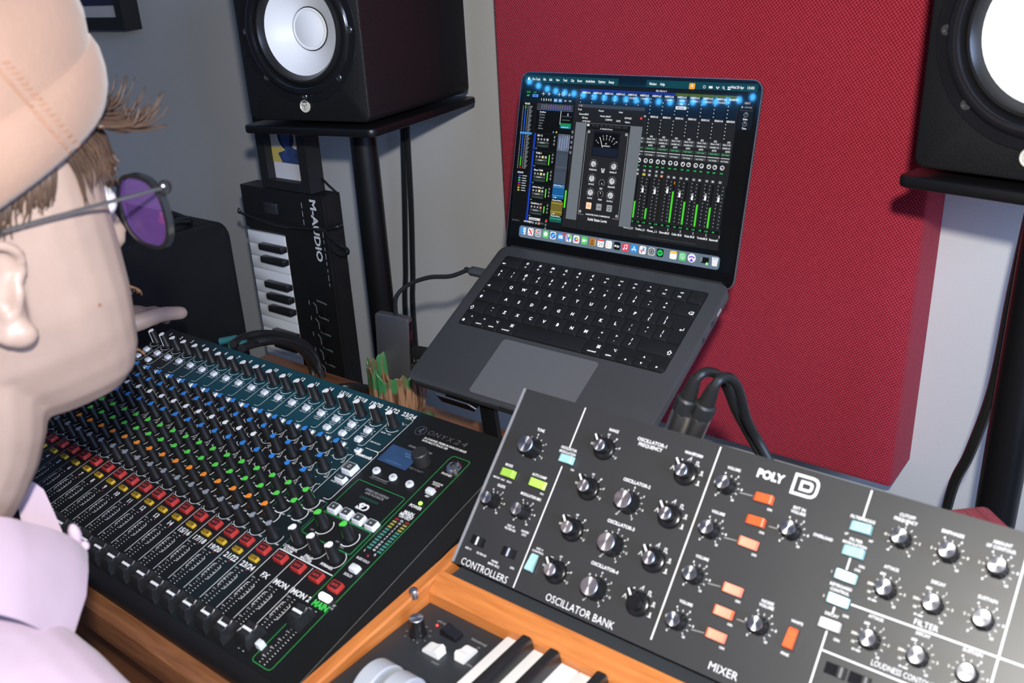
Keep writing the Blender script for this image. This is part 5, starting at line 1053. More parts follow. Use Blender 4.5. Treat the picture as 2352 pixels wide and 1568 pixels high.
for v0, v1, c in ((71, 91, (96, 108, 124)), (91.4, 130, (66, 76, 90)), (130.3, 147.6, (22, 92, 150)), (151, 167.4, (112, 102, 42)), (169.5, 176, (22, 96, 84))): sr(63.6, v0, 80.9, v1, c, 3)
for k in range(14): sr(65 + 1.15 * k, 72 + (k * 7 % 5), 65.4 + 1.15 * k, 90 - (k * 5 % 4), (170, 178, 214) if k % 3 else (50, 60, 130), 4)
for v in (110,): sl([(63.6, v), (80.9, v)], .3, (110, 120, 134), 4)
for v, c in ((134, (120, 190, 235)), (144, (120, 190, 235)), (153.4, (226, 206, 90)), (163.5, (226, 206, 90)), (172, (90, 220, 180))): sl([(64, v), (80.6, v)], .5, c, 4)
for v, s in ((131.6, 'strings drop_1.1'), (149.5, 'Cinema Strings_'), (168.5, 'Cinema Strings_')): st(s, 64.5, v, 1.7, WT, align='L', w=15)
for v in (146.3, 166.0): st('0 dB', 66, v, 1.6, WT, align='L')
sr(82.4, 136.3, 84.6, 157.1, (86, 230, 50), 5); sr(82.4, 112, 84.6, 136, (24, 20, 10), 3)
for j in range(5): sr(82.3, 66 + 6 * j, 85.0, 69 + 6 * j, (120, 124, 128), 4)
st('MIDI EDITOR', 12.5, 180.6, 1.6, (90, 95, 100), w=11); st('CLIP EFFECTS', 31.5, 180.2, 1.9, WT, w=13); st('MELODYNE', 50, 180.2, 1.7, (110, 115, 120), w=11)
sr(5, 184.2, 306.5, 202, (6, 12, 20), 1)
# compressor plug-in window
sr(87.2, 34.6, 177.4, 169.7, (109, 115, 122), 7); sr(87.2, 34.6, 177.4, 38.2, (60, 66, 74), 8); sr(87.2, 38.2, 177.4, 55.6, (30, 31, 34), 8); so(89.8, 36.4, .9, (235, 95, 80), 9); so(92.6, 36.4, .9, (240, 185, 60), 9)
for s, x, v, w_ in (('Track', 90.8, 40.8, 6), ('Preset', 120.5, 41.0, 7), ('Auto', 147, 41.2, 5.5), ('DetgordBUS', 97, 46.0, 13), ('<factory default>', 127, 46.8, 15), ('SSLComp', 99, 50.0, 8), ('COMPARE', 132, 50.6, 9.5), ('SAFE', 145, 51.2, 5.5), ('BYPASS', 157.5, 47.4, 9), ('Native', 157.2, 51.8, 6.5), ('no key input', 101.5, 53.6, 11)): st(s, x, v, 1.9, (222, 226, 230), 10, w=w_)
so(174.4, 46.5, 1.5, (220, 70, 70), 9)
sr(102.3, 56.0, 162.0, 169.7, (36, 36, 40), 8); sr(102.6, 56.4, 161.6, 59.6, (14, 14, 16), 9); sr(102.6, 60.1, 161.6, 62.2, (14, 14, 16), 9)
for k in range(8): sr((103.2, 110, 115.5, 121.5, 127.5, 133, 140.5, 152)[k], 56.9, (106.5, 114, 119.5, 125.5, 131.5, 139, 150, 158)[k], 59.2, (46, 47, 50) if k else (225, 228, 230), 10)
st('A: Default Preset', 130, 61.2, 1.5, (220, 222, 226), 10, w=17)
sl([(104.4, 66), (104.4, 162), (112, 162)], .4, (170, 172, 176), 9); sl([(160.2, 66), (160.2, 162), (152, 162)], .4, (170, 172, 176), 9)
for x, v in ((106.8, 65.6), (157.8, 65.6), (106.8, 158.6), (157.6, 158.6)): so(x, v, 1.6, (200, 202, 206), 10); so(x, v, .8, (70, 72, 76), 11)
sr(113.4, 64.2, 150.0, 93.2, (17, 22, 33), 9); sr(115.4, 66.0, 148.2, 82.4, (7, 7, 9), 10); sr(115.0, 82.6, 148.6, 91.6, (22, 30, 48), 10)
for k, a in enumerate((140, 122, 106, 90, 74, 58, 40)): x, v = 132 + 16 * cos(radians(a)), 86 - 15.5 * sin(radians(a)); x2, v2 = 132 + 13 * cos(radians(a)), 86 - 12.4 * sin(radians(a)); sl([(x, v), (x2, v2)], .45, (220, 222, 226), 11); st(('0', '4', '8', '12', '16', '20', '24')[k], 132 + 18 * cos(radians(a)), 86 - 17.4 * sin(radians(a)), 1.4, (220, 222, 226), 11)
sl([(127.6, 82.3), (123.2, 71.2)], .6, (245, 246, 248), 12); st('dB', 132, 77.6, 1.5, (200, 202, 206), 11); st('COMPRESSION', 132.2, 80.4, 1.5, (200, 202, 206), 11, w=11)
for x, v, r, s, a in ((118.1, 102, 3.5, 'THRESHOLD', -60), (146.1, 102.7, 3.5, 'MAKE-UP', 130), (118.0, 118.9, 3.7, 'ATTACK', 95), (145.9, 119.5, 3.7, 'RELEASE', 50), (118.2, 135.2, 3.7, 'RATIO', 95), (146.0, 135.9, 3.7, 'RATE-S', -125), (132.3, 122.6, 2.2, 'MIX', -70), (132.2, 135.5, 2.2, 'TRIM', 90)):
    so(x, v, r, (196, 198, 200) if r > 3 else (24, 24, 27), 10, 20); a = radians(a); sl([(x, v), (x + r * .92 * cos(a), v - r * .92 * sin(a))], .7, (50, 50, 54) if r > 3 else WT, 11); st(s, x, v + 6.6, 1.8, (225, 228, 230), 10, w=min(1.35 * len(s), 11))
    for q in range(11): b_ = radians(225 - 27 * q); so(x + (r + 1.6) * cos(b_), v - (r + 1.6) * sin(b_), .35, (220, 222, 226), 10, 6)
for x, s in ((132, 0),):
    for d in (-2.2, 0, 2.2): sl([(x + d, 106), (x + d * .4, 111)], .9, (226, 228, 230), 10)
for x, c in ((117.9, (255, 216, 182)), (132.2, (150, 154, 158)), (146.6, (152, 157, 161))): sr(x - 4.2, 146.4, x + 4.2, 155.4, (14, 14, 15), 9); srr(x, 150.8, 7.4, 7.8, .4, c, 10)
st('IN', 117.9, 150.9, 1.4, (120, 90, 70), 11); st('ANALOG', 132.2, 150.9, 1.3, (60, 60, 62), 11, w=5); st('FADE', 146.6, 149.6, 1.3, (60, 60, 62), 11); st('OFF', 146.6, 152.2, 1.3, (60, 60, 62), 11)
st('G-MASTER BUSS COMPRESSOR', 132, 160.9, 1.7, (232, 234, 238), 10, w=34); st('Solid State Logic', 132, 166.3, 3.0, (238, 240, 242), 10, w=27, bold=.03)
# dock
srr(156.2, 193.4, 273.4, 14.6, 3.6, (104, 121, 138), 7)
ic = [26.1, 37.4, 49.0, 60.4, 71.6, 83.0, 94.6, 105.9, 117.4, 129.2, 140.5, 151.7, 163.2, 174.5, 185.9, 197.3, 208.9, 219.8, 236.6, 248.0, 259.4, 275.5, 287.2]
bg = [(58, 160, 248), (250, 250, 250), (214, 216, 226), (88, 214, 106), (240, 243, 248), (50, 150, 245), (236, 240, 236), (250, 250, 250), (86, 212, 100), (176, 122, 58), (250, 250, 250), (250, 250, 250), (18, 20, 24), (240, 62, 92), (40, 150, 246), (248, 248, 250), (190, 193, 197), (16, 18, 18), (252, 252, 250), (92, 214, 118), (244, 244, 248), (14, 16, 18), (238, 240, 244)]
for k, (x, c) in enumerate(zip(ic, bg)):
    v = 192.4
    if k == 20: so(x, v, 4.9, c, 8, 24)
    elif k == 21: sr(x - 4.6, v - 3.2, x + 4.6, v + 3.4, c, 8)
    elif k == 22: sb.add([((x - 3.8) * mm, -(v - 4.6) * mm, ZL(8)), ((x + 3.8) * mm, -(v - 4.6) * mm, ZL(8)), ((x + 2.9) * mm, -(v + 4.8) * mm, ZL(8)), ((x - 2.9) * mm, -(v + 4.8) * mm, ZL(8))], [(0, 3, 2, 1)], EM(*c))
    else: srr(x, v, 8.7, 9.2, 2.0, c, 8)
    if k in (0, 3, 4, 5, 8, 13, 15, 17, 18, 19, 20): so(x, 199.4, .35, (20, 22, 26), 8, 6)
x = ic[0]; sr(x, 188.4, x + 3.6, 196.6, (232, 238, 248), 9); sl([(x - 2.4, 194.2), (x, 195.2), (x + 2.4, 194.2)], .6, (30, 60, 120), 10); sr(x - 2.2, 190.4, x - 1.7, 192, (30, 60, 120), 10); sr(x + 1.7, 190.4, x + 2.2, 192, (30, 60, 120), 10)
x = ic[1]; sl([(x - 2.4, 189.4), (x + 2.4, 195.6)], 2.0, (230, 60, 80), 9); sr(x - 2.8, 193.8, x - 1.4, 195.6, (230, 60, 80), 9); sr(x + 1.4, 189.2, x + 2.8, 191, (230, 60, 80), 9)
x = ic[2]
for a in range(3):
    for b_ in range(3): srr(x - 2.5 + 2.5 * a, 190 + 2.5 * b_, 1.8, 1.8, .4, ((240, 180, 60), (230, 80, 80), (90, 180, 90), (60, 60, 70), (80, 160, 240), (70, 70, 70), (180, 90, 220), (240, 130, 60), (90, 120, 230))[a * 3 + b_], 9)
so(ic[3], 192, 2.9, WT, 9, 16); so(ic[4], 192.4, 3.9, (48, 140, 236), 9, 20); sl([(ic[4] - 1.8, 194.2), (ic[4] + 1.8, 190.6)], .9, (250, 250, 250), 10)
sr(ic[5] - 3, 190.4, ic[5] + 3, 194.6, WT, 9); sl([(ic[5] - 3, 190.4), (ic[5], 192.8), (ic[5] + 3, 190.4)], .4, (50, 150, 245), 10); so(ic[5] + 4, 188.6, 1.9, (240, 60, 60), 11, 14)
sr(ic[6] + .4, 188.2, ic[6] + 4, 193, (110, 210, 110), 9); sl([(ic[6] - 3, 188), (ic[6] + 1, 196.6)], 1.2, (80, 150, 240), 10); sr(ic[6] - 4, 188.4, ic[6] - 2.4, 196.4, (220, 150, 210), 9); so(ic[6] - .2, 193, 1.7, (60, 120, 240), 10)
for q in range(8): a = q * pi / 4; so(ic[7] + 2.0 * cos(a), 192.4 - 2.0 * sin(a), 1.35, ((250, 160, 50), (245, 200, 60), (130, 200, 80), (60, 180, 150), (70, 140, 230), (150, 100, 220), (230, 90, 160), (240, 80, 60))[q], 9, 10)
sr(ic[8] - 2.8, 190.6, ic[8] + 1.2, 194.2, WT, 9); sl([(ic[8] + 1.4, 192.4), (ic[8] + 3.0, 191.4), (ic[8] + 3.0, 193.4)], .8, WT, 9)
so(ic[9] - .6, 191.4, 1.4, (130, 84, 40), 9); srr(ic[9] - .6, 194.6, 4.4, 2.2, 1, (130, 84, 40), 9); sr(ic[9] + 3.6, 188.6, ic[9] + 4.3, 196.2, (230, 220, 200), 9)
sr(ic[10] - 4.0, 188.0, ic[10] + 4.0, 190.0, (235, 74, 70), 9); st('29', ic[10], 193.6, 4.2, (90, 92, 96), 9, bold=-.01)
for q in range(3): so(ic[11] - 2.4, 190 + 2.3 * q, .6, ((70, 130, 240), (240, 150, 50), (240, 90, 80))[q], 9, 8); sr(ic[11] - 1.2, 189.8 + 2.3 * q, ic[11] + 3, 190.1 + 2.3 * q, (200, 202, 206), 9)
st('tv', ic[12] + 1.2, 192.4, 3.6, WT, 9, w=4); so(ic[12] - 2.4, 192.6, 1.3, WT, 9)
sl([(ic[13] - 1.4, 194.6), (ic[13] - 1.4, 190.2), (ic[13] + 2, 189.4), (ic[13] + 2, 193.8)], .9, WT, 9); so(ic[13] - 2.2, 194.6, 1.1, WT, 9); so(ic[13] + 1.2, 193.8, 1.1, WT, 9)
for p_ in ([(-2.4, 195), (.4, 189.6)], [(2.4, 195), (-.4, 189.6)], [(-3.2, 193.4), (3.2, 193.4)]): sl([(ic[14] + a, v) for a, v in p_], .9, WT, 9)
sl([(ic[15] - 2.8, 192.4), (ic[15] - 1, 195.2), (ic[15] + .4, 191.4), (ic[15] + 2.8, 193.4)], 1.1, (230, 90, 70), 9); so(ic[15] + 1.2, 190.4, 1.5, (90, 190, 220), 9); sl([(ic[15] - 1.6, 192), (ic[15] + 2.8, 192.6)], .7, (60, 90, 220), 10)
so(ic[16], 192.4, 3.5, (72, 75, 80), 9, 18); so(ic[16], 192.4, 2.6, (170, 173, 178), 10, 18); so(ic[16], 192.4, 1.0, (72, 75, 80), 11)
for q in range(6): a = q * pi / 3; sl([(ic[16], 192.4), (ic[16] + 2.8 * cos(a), 192.4 + 2.8 * sin(a))], .5, (72, 75, 80), 11)
so(ic[17], 192.4, 3.5, (34, 212, 94), 9, 20)
for q in range(3): sb.arc(ic[17] * mm, -(194.6 + .3 * q) * mm, (1.4 + 1.1 * q) * mm, 50, 130, .55 * mm, EM(16, 18, 18), ZL(10), 8)
sr(ic[18] - 4.1, 188.2, ic[18] + 4.1, 190.8, (250, 200, 80), 9); sr(242.2, 187.6, 242.5, 199, (84, 100, 116), 8); sr(267.4, 187.6, 267.7, 199, (84, 100, 116), 8)
sb.arc(ic[19] * mm, -192.2 * mm, 2.7 * mm, 0, 360, .6 * mm, EM(*WT), ZL(9), 16); sl([(ic[19] - 1.0, 190.9), (ic[19] - .2, 192.8), (ic[19] + 1.3, 193.4)], .9, WT, 9)
sb.arc(ic[20] * mm, -195 * mm, 4.2 * mm, 40, 140, 1.4 * mm, EM(128, 84, 214), ZL(9), 10); sb.add([((ic[20] - 2.6) * mm, -.1962, ZL(9)), (ic[20] * mm, -.1924, ZL(9)), ((ic[20] + 2.6) * mm, -.1962, ZL(9))], [(0, 2, 1)], EM(128, 84, 214))
for q in range(4): sl([(ic[21] - 5.2, 190 + 1.3 * q), (ic[21] - 3.2, 190 + 1.3 * q)], .5, (200, 202, 206), 9)
so(ic[21] + 2.8, 196.0, 1.8, (110, 220, 120), 10); so(ic[21] + 2.8, 196.0, .9, (230, 250, 230), 11); sr(ic[22] - 2.4, 189.0, ic[22] + 2.4, 189.5, (120, 124, 130), 9)
part(sb, 'screen', lid, LD)

# ================================================================ stand under the laptop
t = thing('laptop_stand', 'black metal folding stand holding up the laptop', 'laptop stand', T((-.55, .76, DESK)))
b = MB(LP); b.rbox3(W_ / 2, -.118, .200, .165, -.0165, -.0135, .01, STEEL, .001); part(b, 'support_plate', t)
for x in (.078, .234):
    b = MB(LP); P = [(.150, -.0150), (.2235, -.0150), (.2265, -.0138), (.2275, -.0080), (.2280, -.0034)]
    b.loft([[(x + s * .024, -y, z), (x + s * .024, -y - .0012 * (k > 1), z - .0018)] for s in (-1, 1) for k, (y, z) in enumerate(P)][:0] or [[(x - .024, -y, z) for y, z in P] + [(x - .024, -y - (.002 if k > 1 else 0), z - (.0022 if k < 3 else .0003)) for k, (y, z) in reversed(list(enumerate(P)))], [(x + .024, -y, z) for y, z in P] + [(x + .024, -y - (.002 if k > 1 else 0), z - (.0022 if k < 3 else .0003)) for k, (y, z) in reversed(list(enumerate(P)))]], STEEL); lp_ = part(b, 'front_lip', t)
    b = MB(LP); b.tube([(x - .026, -.2288, -.0030), (x + .018, -.2288, -.0030), (x + .023, -.2286, -.0045), (x + .029, -.2280, -.0100)], .0012, SILVER, 6, sub=3); part(b, 'bright_edge', lp_)
for s, x in ((1, .085), (-1, .228)):
    a = LP @ Vector((x, -.205, -.018)); a.x += .018 * s; c = Vector((a.x + s * .055, a.y - .045, DESK + .006))
    b = MB(); d = (c - a).normalized(); u = d.cross(Vector((0, 1, 0))).normalized(); v_ = d.cross(u)
    b.loft([[tuple(q + u * (sx * .011) + v_ * (sy * .003)) for sx, sy in ((-1, -1), (1, -1), (1, 1), (-1, 1))] for q in (a, c)], STEEL); part(b, 'leg', t)
    a = LP @ Vector((x, -.05, -.018)); c = Vector((a.x, .775, DESK + .006)); b = MB()
    d = (c - a).normalized(); u = Vector((1, 0, 0)); v_ = d.cross(u)
    b.loft([[tuple(q + u * (sx * .010) + v_ * (sy * .003)) for sx, sy in ((-1, -1), (1, -1), (1, 1), (-1, 1))] for q in (a, c)], STEEL); part(b, 'leg', t)
    b = MB(); b.rbox3(a.x + s * .02, .715, .03, .16, DESK + .0005, DESK + .0075, .006, STEEL, .002); part(b, 'foot', t)

# ================================================================ hub, its cables, the pot
HUBM = M('hub_aluminium', (.17, .175, .20), .42, .75, noise=.04, nscale=80)
tl, tr_ = ony(850, 716, .775), ony(919, 703, .790)
hw = .052; hub0 = Vector((tl.x, .775, tl.z - .112))
HM = T(hub0) @ RZ(12) @ RY(3.5)
t = thing('usb_hub', 'grey metal usb hub standing upright in the pot', 'usb hub', HM)
b = MB(HM @ RX(90)); b.rbox3(hw / 2, .056, hw, .112, -.012, 0, .004, HUBM, .0015, n=3); part(b, 'body', t)
b = MB(HM); b.box(hw - .0008, hw + .0004, .0025, .0095, .006, .106, BLACKG); part(b, 'side_face', t)
for k, z in enumerate((.012, .034, .056, .080)): b = MB(HM); b.box(hw - .0002, hw + .0008, .0035, .0085, z, z + .014, CHROME if k else BLACKM); part(b, 'port', t)
top = HM @ Vector((.030, .006, .112))
t2 = thing('hub_cable', 'short black cable arching from the hub to the side of the laptop', 'cable', T(top))
e = LP @ Vector((-.001, -.046, -.0058)); e2 = LP @ Vector((-.026, -.046, -.0058))
b = MB(); b.tube([top, ony(910, 682, .79), ony(938, 654, .80), ony(985, 637, .81), ony(1035, 634, .82), e2 + Vector((-.004, 0, 0))], .0029, CABLE, 8); part(b, 'cable', t2)
b = MB(LP); b.rbox3(-.013, -.046, .024, .0115, -.0092, -.0024, .0025, M('plug_grey', (.05, .052, .058), .4), .001); part(b, 'plug', t2)
b = MB(LP); b.tube([(-.033, -.046, -.0058), (-.024, -.046, -.0058)], .0036, RUBBER, 10, sub=1); part(b, 'strain_relief', t2)
hp = HM @ Vector((hw + .0012, .006, .063))
t3 = thing('usb_plug', 'black usb plug with a thin cable in the side of the hub', 'cable', T(hp))
b = MB(T(hp) @ RZ(12)); b.rbox3(.0135, 0, .026, .0085, -.0075, .0085, .002, BLACK, .0012); part(b, 'plug', t3)
b = MB(T(hp) @ RZ(12)); b.tube([(.0265, 0, .0005), (.034, 0, .0005)], .0034, RUBBER, 10, sub=1); part(b, 'strain_relief', t3)
q = T(hp) @ RZ(12) @ Vector((.034, 0, .0005)); b = MB(); b.tube([q, q + Vector((.02, .004, .003)), q + Vector((.055, .02, .004)), q + Vector((.09, .045, -.01))], .0017, CABLE, 8); part(b, 'cable', t3)
hp = HM @ Vector((hw + .0012, .006, .036))
b = MB(T(hp) @ RZ(12)); b.rbox3(.027, .002, .053, .018, -.0205, .0115, .002, M('adapter_black', (.014, .014, .015), .5), .0015); b.line([(.004, -.0095), (.050, -.0075)], .0004, GREYP, .0116)
tag(part(b, 'usb_adapter'), 'black usb adapter block plugged into the hub behind the laptop corner', 'usb adapter')
# pot with a jagged rim, bark-like side and green glaze running down from the rim
def bark():
    m = bpy.data.materials.new('bark_glaze'); m.use_nodes = True; nt = m.node_tree; p = nt.nodes['Principled BSDF']; L = nt.links.new
    tc = nt.nodes.new('ShaderNodeTexCoord'); sp = nt.nodes.new('ShaderNodeSeparateXYZ'); L(tc.outputs['Object'], sp.inputs[0])
    mp = nt.nodes.new('ShaderNodeMapping'); mp.inputs['Scale'].default_value = (120, 120, 9); L(tc.outputs['Object'], mp.inputs[0])
    n = nt.nodes.new('ShaderNodeTexNoise'); n.inputs['Scale'].default_value = 1.6; n.inputs['Detail'].default_value = 6; L(mp.outputs[0], n.inputs[0])
    r = nt.nodes.new('ShaderNodeValToRGB'); r.color_ramp.elements[0].position = .36; r.color_ramp.elements[1].position = .52
    r.color_ramp.elements[0].color = (.085, .040, .022, 1); r.color_ramp.elements[1].color = (.36, .205, .125, 1); L(n.outputs[0], r.inputs[0])
    mp2 = nt.nodes.new('ShaderNodeMapping'); mp2.inputs['Scale'].default_value = (95, 95, 12); L(tc.outputs['Object'], mp2.inputs[0])
    n2 = nt.nodes.new('ShaderNodeTexNoise'); n2.inputs['Scale'].default_value = 1.1; L(mp2.outputs[0], n2.inputs[0])
    a = nt.nodes.new('ShaderNodeMath'); a.operation = 'MULTIPLY_ADD'; L(n2.outputs[0], a.inputs[0]); a.inputs[1].default_value = .055; L(sp.outputs[2], a.inputs[2])
    mr = nt.nodes.new('ShaderNodeMapRange'); L(a.outputs[0], mr.inputs[0]); mr.inputs[1].default_value = POTG; mr.inputs[2].default_value = POTG + .003
    mx = nt.nodes.new('ShaderNodeMix'); mx.data_type = 'RGBA'; L(mr.outputs[0], mx.inputs[0]); L(r.outputs[0], mx.inputs[6]); r3 = nt.nodes.new('ShaderNodeValToRGB'); r3.color_ramp.elements[0].position = .40; r3.color_ramp.elements[1].position = .55; r3.color_ramp.elements[0].color = (.20, .13, .07, 1); r3.color_ramp.elements[1].color = (.045, .20, .075, 1); L(n2.outputs[0], r3.inputs[0]); L(r3.outputs[0], mx.inputs[7])
    L(mx.outputs[2], p.inputs['Base Color']); p.inputs['Roughness'].default_value = .28; p.inputs['Coat Weight'].default_value = .5
    bp = nt.nodes.new('ShaderNodeBump'); bp.inputs['Strength'].default_value = .8; bp.inputs['Distance'].default_value = .003; L(n.outputs[0], bp.inputs['Height']); L(bp.outputs[0], p.inputs['Normal'])
    return m
POTG = .078
pc = Vector((-.818, .765, DESK + .0005)); n = 96; rp = random.Random(4)
jag = [sum(a * sin(f * 2 * pi * k / n + ph) for a, f, ph in ((.0035, 3, 1.0), (.0030, 7, .4), (.0022, 13, 2.0), (.0016, 23, .7))) for k in range(n)]
rid = [1 + .018 * sin(17 * 2 * pi * k / n) + .014 * sin(29 * 2 * pi * k / n + 1) for k in range(n)]
def pr_(r, z, jz, rr): return [(r * (1 + (rid[k] - 1) * rr) * cos(2 * pi * k / n), r * (1 + (rid[k] - 1) * rr) * sin(2 * pi * k / n), z + jag[k] * jz + (.012 * max(0, cos(2 * pi * k / n - 3.6)) ** 3) * jz) for k in range(n)]
b = MB(); b.loft([pr_(.024, 0, 0, .3), pr_(.029, .002, 0, .8), pr_(.0345, .012, 0, 1), pr_(.0375, .026, 0, 1), pr_(.0380, .042, .2, 1), pr_(.0375, .058, .7, 1.1), pr_(.0378, .069, 1, 1.2), pr_(.0362, .0705, 1, 1.2), pr_(.0345, .066, .9, .6), pr_(.033, .030, 0, 0), pr_(.028, .010, 0, 0)], bark())
t = thing('plant_pot', 'brown bark textured pot with green glazed jagged rim behind the mixing console', 'pot', T(pc)); part(b, 'pot_body', t, T(pc))
b = MB(); b.ball((0, 0, .006), (.014, .012, .006), _mats.get('x') or bpy.data.materials['bark_glaze'], 16); 
b.v = [(x, y, max(z, .0)) for x, y, z in b.v]
fm = M('foot_glaze', (.10, .20, .09), .3, noise=.5, nscale=120, coat=.4); b.mats = [fm]
part(b, 'root_foot', t, T(pc + Vector((.042, .004, 0))))
# ================================================================ the person at the console
def skin_mat():
    m = M('skin', (.36, .262, .222), .46, spec=.42, noise=.10, nscale=22, bump=.08, bscale=420)
    p = m.node_tree.nodes['Principled BSDF']; p.inputs['Subsurface Weight'].default_value = .10; p.inputs['Subsurface Radius'].default_value = (.008, .003, .0015); return m
SKIN = skin_mat()
Ew = RC.transposed() @ Vector(((36 - 1176.0) / FPX, (668 - 784.0) / FPX, 1.0)) * .53
RH = RZ(4) @ RX(1)
Cw = Ew - (RH.to_3x3() @ Vector((.076, -.005, 0))); Cw.z += H
HM_ = T(Cw) @ RH
hx, hy, hz = Cw
def limb(mb, pts, rad, m, n=16, sub=5):
    P = [Vector(p) for p in pts]; d0 = (P[0] - P[1]).normalized(); d1 = (P[-1] - P[-2]).normalized()
    mb.tube([P[0] + d0 * rad[0] * .8] + P + [P[-1] + d1 * rad[-1] * .8], [rad[0] * .35] + list(rad) + [rad[-1] * .35], m, n, sub)
def ring(z, yf, yb, hw, ef=2.5, eb=2.1, n=40, dy=0.0):
    yc = (yf + yb) / 2 + dy; R = []
    for k in range(n):
        a = 2 * pi * k / n; c, s_ = cos(a), sin(a); e = ef if s_ > 0 else eb; q = (abs(c) ** e + abs(s_) ** e) ** (-1 / e)
        R.append((hw * c * q, yc + (yf - yc if s_ > 0 else yc - yb) * s_ * q, z))
    return R
def fuse(mb, name, voxel, smooth, mat, parent, label=None):
    ob = bpy.data.objects.new('tmp', mb.mesh('tmp')); COL.objects.link(ob)
    md = ob.modifiers.new('r', 'REMESH'); md.mode = 'VOXEL'; md.voxel_size = voxel; md.use_smooth_shade = True
    if smooth: ms = ob.modifiers.new('s', 'SMOOTH'); ms.iterations = smooth; ms.factor = .5
    me = bpy.data.meshes.new_from_object(ob.evaluated_get(bpy.context.evaluated_depsgraph_get())); bpy.data.objects.remove(ob)
    me.name = name; me.materials.clear(); me.materials.append(mat)
    c = Vector((-.63, .12, .45)); me.transform(T(-c)); me.polygons.foreach_set('use_smooth', [True] * len(me.polygons))
    o = bpy.data.objects.new(name, me); link(o, parent, T(c))
    if label: o['label'] = label
    return o
person = thing('person', 'person in pink shirt, tan knitted cap and glasses leaning over the mixing console', 'person', T((-.63, .05, 0)))
b = MB(HM_)
secs = [(-.109, .070, .010, .020), (-.105, .083, -.002, .034), (-.092, .091, -.020, .047), (-.076, .095, -.045, .056), (-.055, .0955, -.068, .0640), (-.03, .0965, -.085, .0690), (-.005, .0955, -.094, .0715), (.02, .094, -.099, .0735), (.045, .096, -.101, .0755), (.07, .098, -.099, .0765), (.092, .090, -.092, .072), (.112, .068, -.072, .056), (.124, .036, -.042, .034), (.128, .006, -.010, .008)]
b.loft([ring(z, yf, yb, hw, 2.75 if z < .03 else 2.4, 2.1) for z, yf, yb, hw in secs], SKIN)
b.loft([[(-.0085, .085, .040), (.0085, .085, .040), (.004, .101, .040), (-.004, .101, .040)], [(-.011, .085, .018), (.011, .085, .018), (.005, .109, .018), (-.005, .109, .018)], [(-.016, .085, -.006), (.016, .085, -.006), (.006, .117, -.004), (-.006, .117, -.004)], [(-.017, .085, -.017), (.017, .085, -.017), (.007, .114, -.013), (-.007, .114, -.013)], [(-.013, .085, -.023), (.013, .085, -.023), (.006, .104, -.021), (-.006, .104, -.021)]], SKIN)
for s in (-1, 1): b.ball((s * .0105, .097, -.0145), (.0065, .009, .006), SKIN, 12)
b.ball((0, .098, -.0475), (.021, .009, .0052), SKIN, 14); b.ball((0, .0965, -.0575), (.019, .009, .0058), SKIN, 14); b.ball((0, .084, -.094), (.021, .012, .014), SKIN, 14)
for s in (-1, 1):
    b.ball((s * .030, .091, .048), (.020, .009, .007), SKIN, 12)
def ear(s):                                                   # helix, antihelix, tragus, lobe over a thin shell
    E = HM_ @ T((s * .0735, -.013, .001)) @ Matrix.Diagonal((1, .95, .92, 1)).to_4x4() @ Matrix.Diagonal((s, 1, 1, 1)).to_4x4() @ RZ(-22)
    out = [(.000, .014, .008), (.004, .016, .022), (.008, .008, .031), (.010, -.006, .034), (.0115, -.018, .026), (.0115, -.0215, .010), (.0105, -.018, -.008), (.008, -.010, -.022), (.005, -.002, -.031)]
    mb_ = b; mb_.tube([tuple(E @ Vector(p)) for p in out], [.0032, .0034, .0036, .0038, .0038, .0036, .0035, .0038, .0042], SKIN, 8, 5, mtx=Matrix.Identity(4))
    mb_.tube([tuple(E @ Vector(p)) for p in ((.006, -.002, .024), (.0085, -.010, .018), (.0095, -.0135, .006), (.0085, -.011, -.006), (.006, -.003, -.015))], .0030, SKIN, 8, 5, mtx=Matrix.Identity(4))
    mb_.tube([tuple(E @ Vector(p)) for p in ((.002, .012, .008), (.0045, .0095, -.002), (.004, .006, -.012), (.0035, .0, -.018))], [.003, .0036, .0034, .003], SKIN, 8, 4, mtx=Matrix.Identity(4))
    mb_.ball((0, 0, 0), (.0065, .0105, .0095), SKIN, 14, mtx=E @ T((.0035, .0045, -.0285)))
    pts = [(.0012, .013, .012), (.003, .012, .024), (.005, .004, .031), (.0065, -.010, .032), (.0075, -.019, .022), (.0075, -.020, .004), (.0062, -.014, -.014), (.0045, -.004, -.030), (.003, .008, -.034), (.001, .012, -.018)]
    mb_.loft([[tuple(Vector(p) + Vector((-.0055, 0, 0))) for p in pts], [tuple(Vector(p) + Vector((-.0012, 0, 0))) for p in pts]], SKIN, mtx=E)
ear(1); ear(-1)
b.mtx = None
V3 = lambda x, y, z: Vector((x, y, z + H))
limb(b, [HM_ @ Vector((0, -.022, -.050)), HM_ @ Vector((0, -.038, -.105)), V3(-.622, .135, -.315), V3(-.625, .115, -.37)], [.057, .0555, .058, .068], SKIN, 24)
TORSO = [(-.335, .150, .070, .075), (-.372, .155, .035, .135), (-.41, .165, .015, .172), (-.46, .185, -.01, .180), (-.54, .195, -.03, .170), (-.64, .180, -.05, .155), (-.74, .160, -.08, .160), (-.82, .150, -.11, .175), (-.866, .120, -.09, .150)]
def torso(mb, m, g=0.0, lo=-.9): mb.loft([[(x - .628, y, z + H) for x, y, _ in ring(0, yf + g, yb - g, hw + g, 2.2, 2.2, 36)] for z, yf, yb, hw in TORSO if z > lo], m)
torso(b, SKIN)
SHR, ELR, WRR = V3(-.454, .130, -.428), V3(-.395, .05, -.66), V3(-.47, .19, -.735)
SHL, ELL, WRL = V3(-.790, .105, -.405), V3(-1.000, .325, -.432), V3(-1.150, .540, -.428)
limb(b, [SHR, SHR.lerp(ELR, .5), ELR], [.052, .046, .040], SKIN); limb(b, [ELR, ELR.lerp(WRR, .4), WRR], [.040, .040, .027], SKIN)
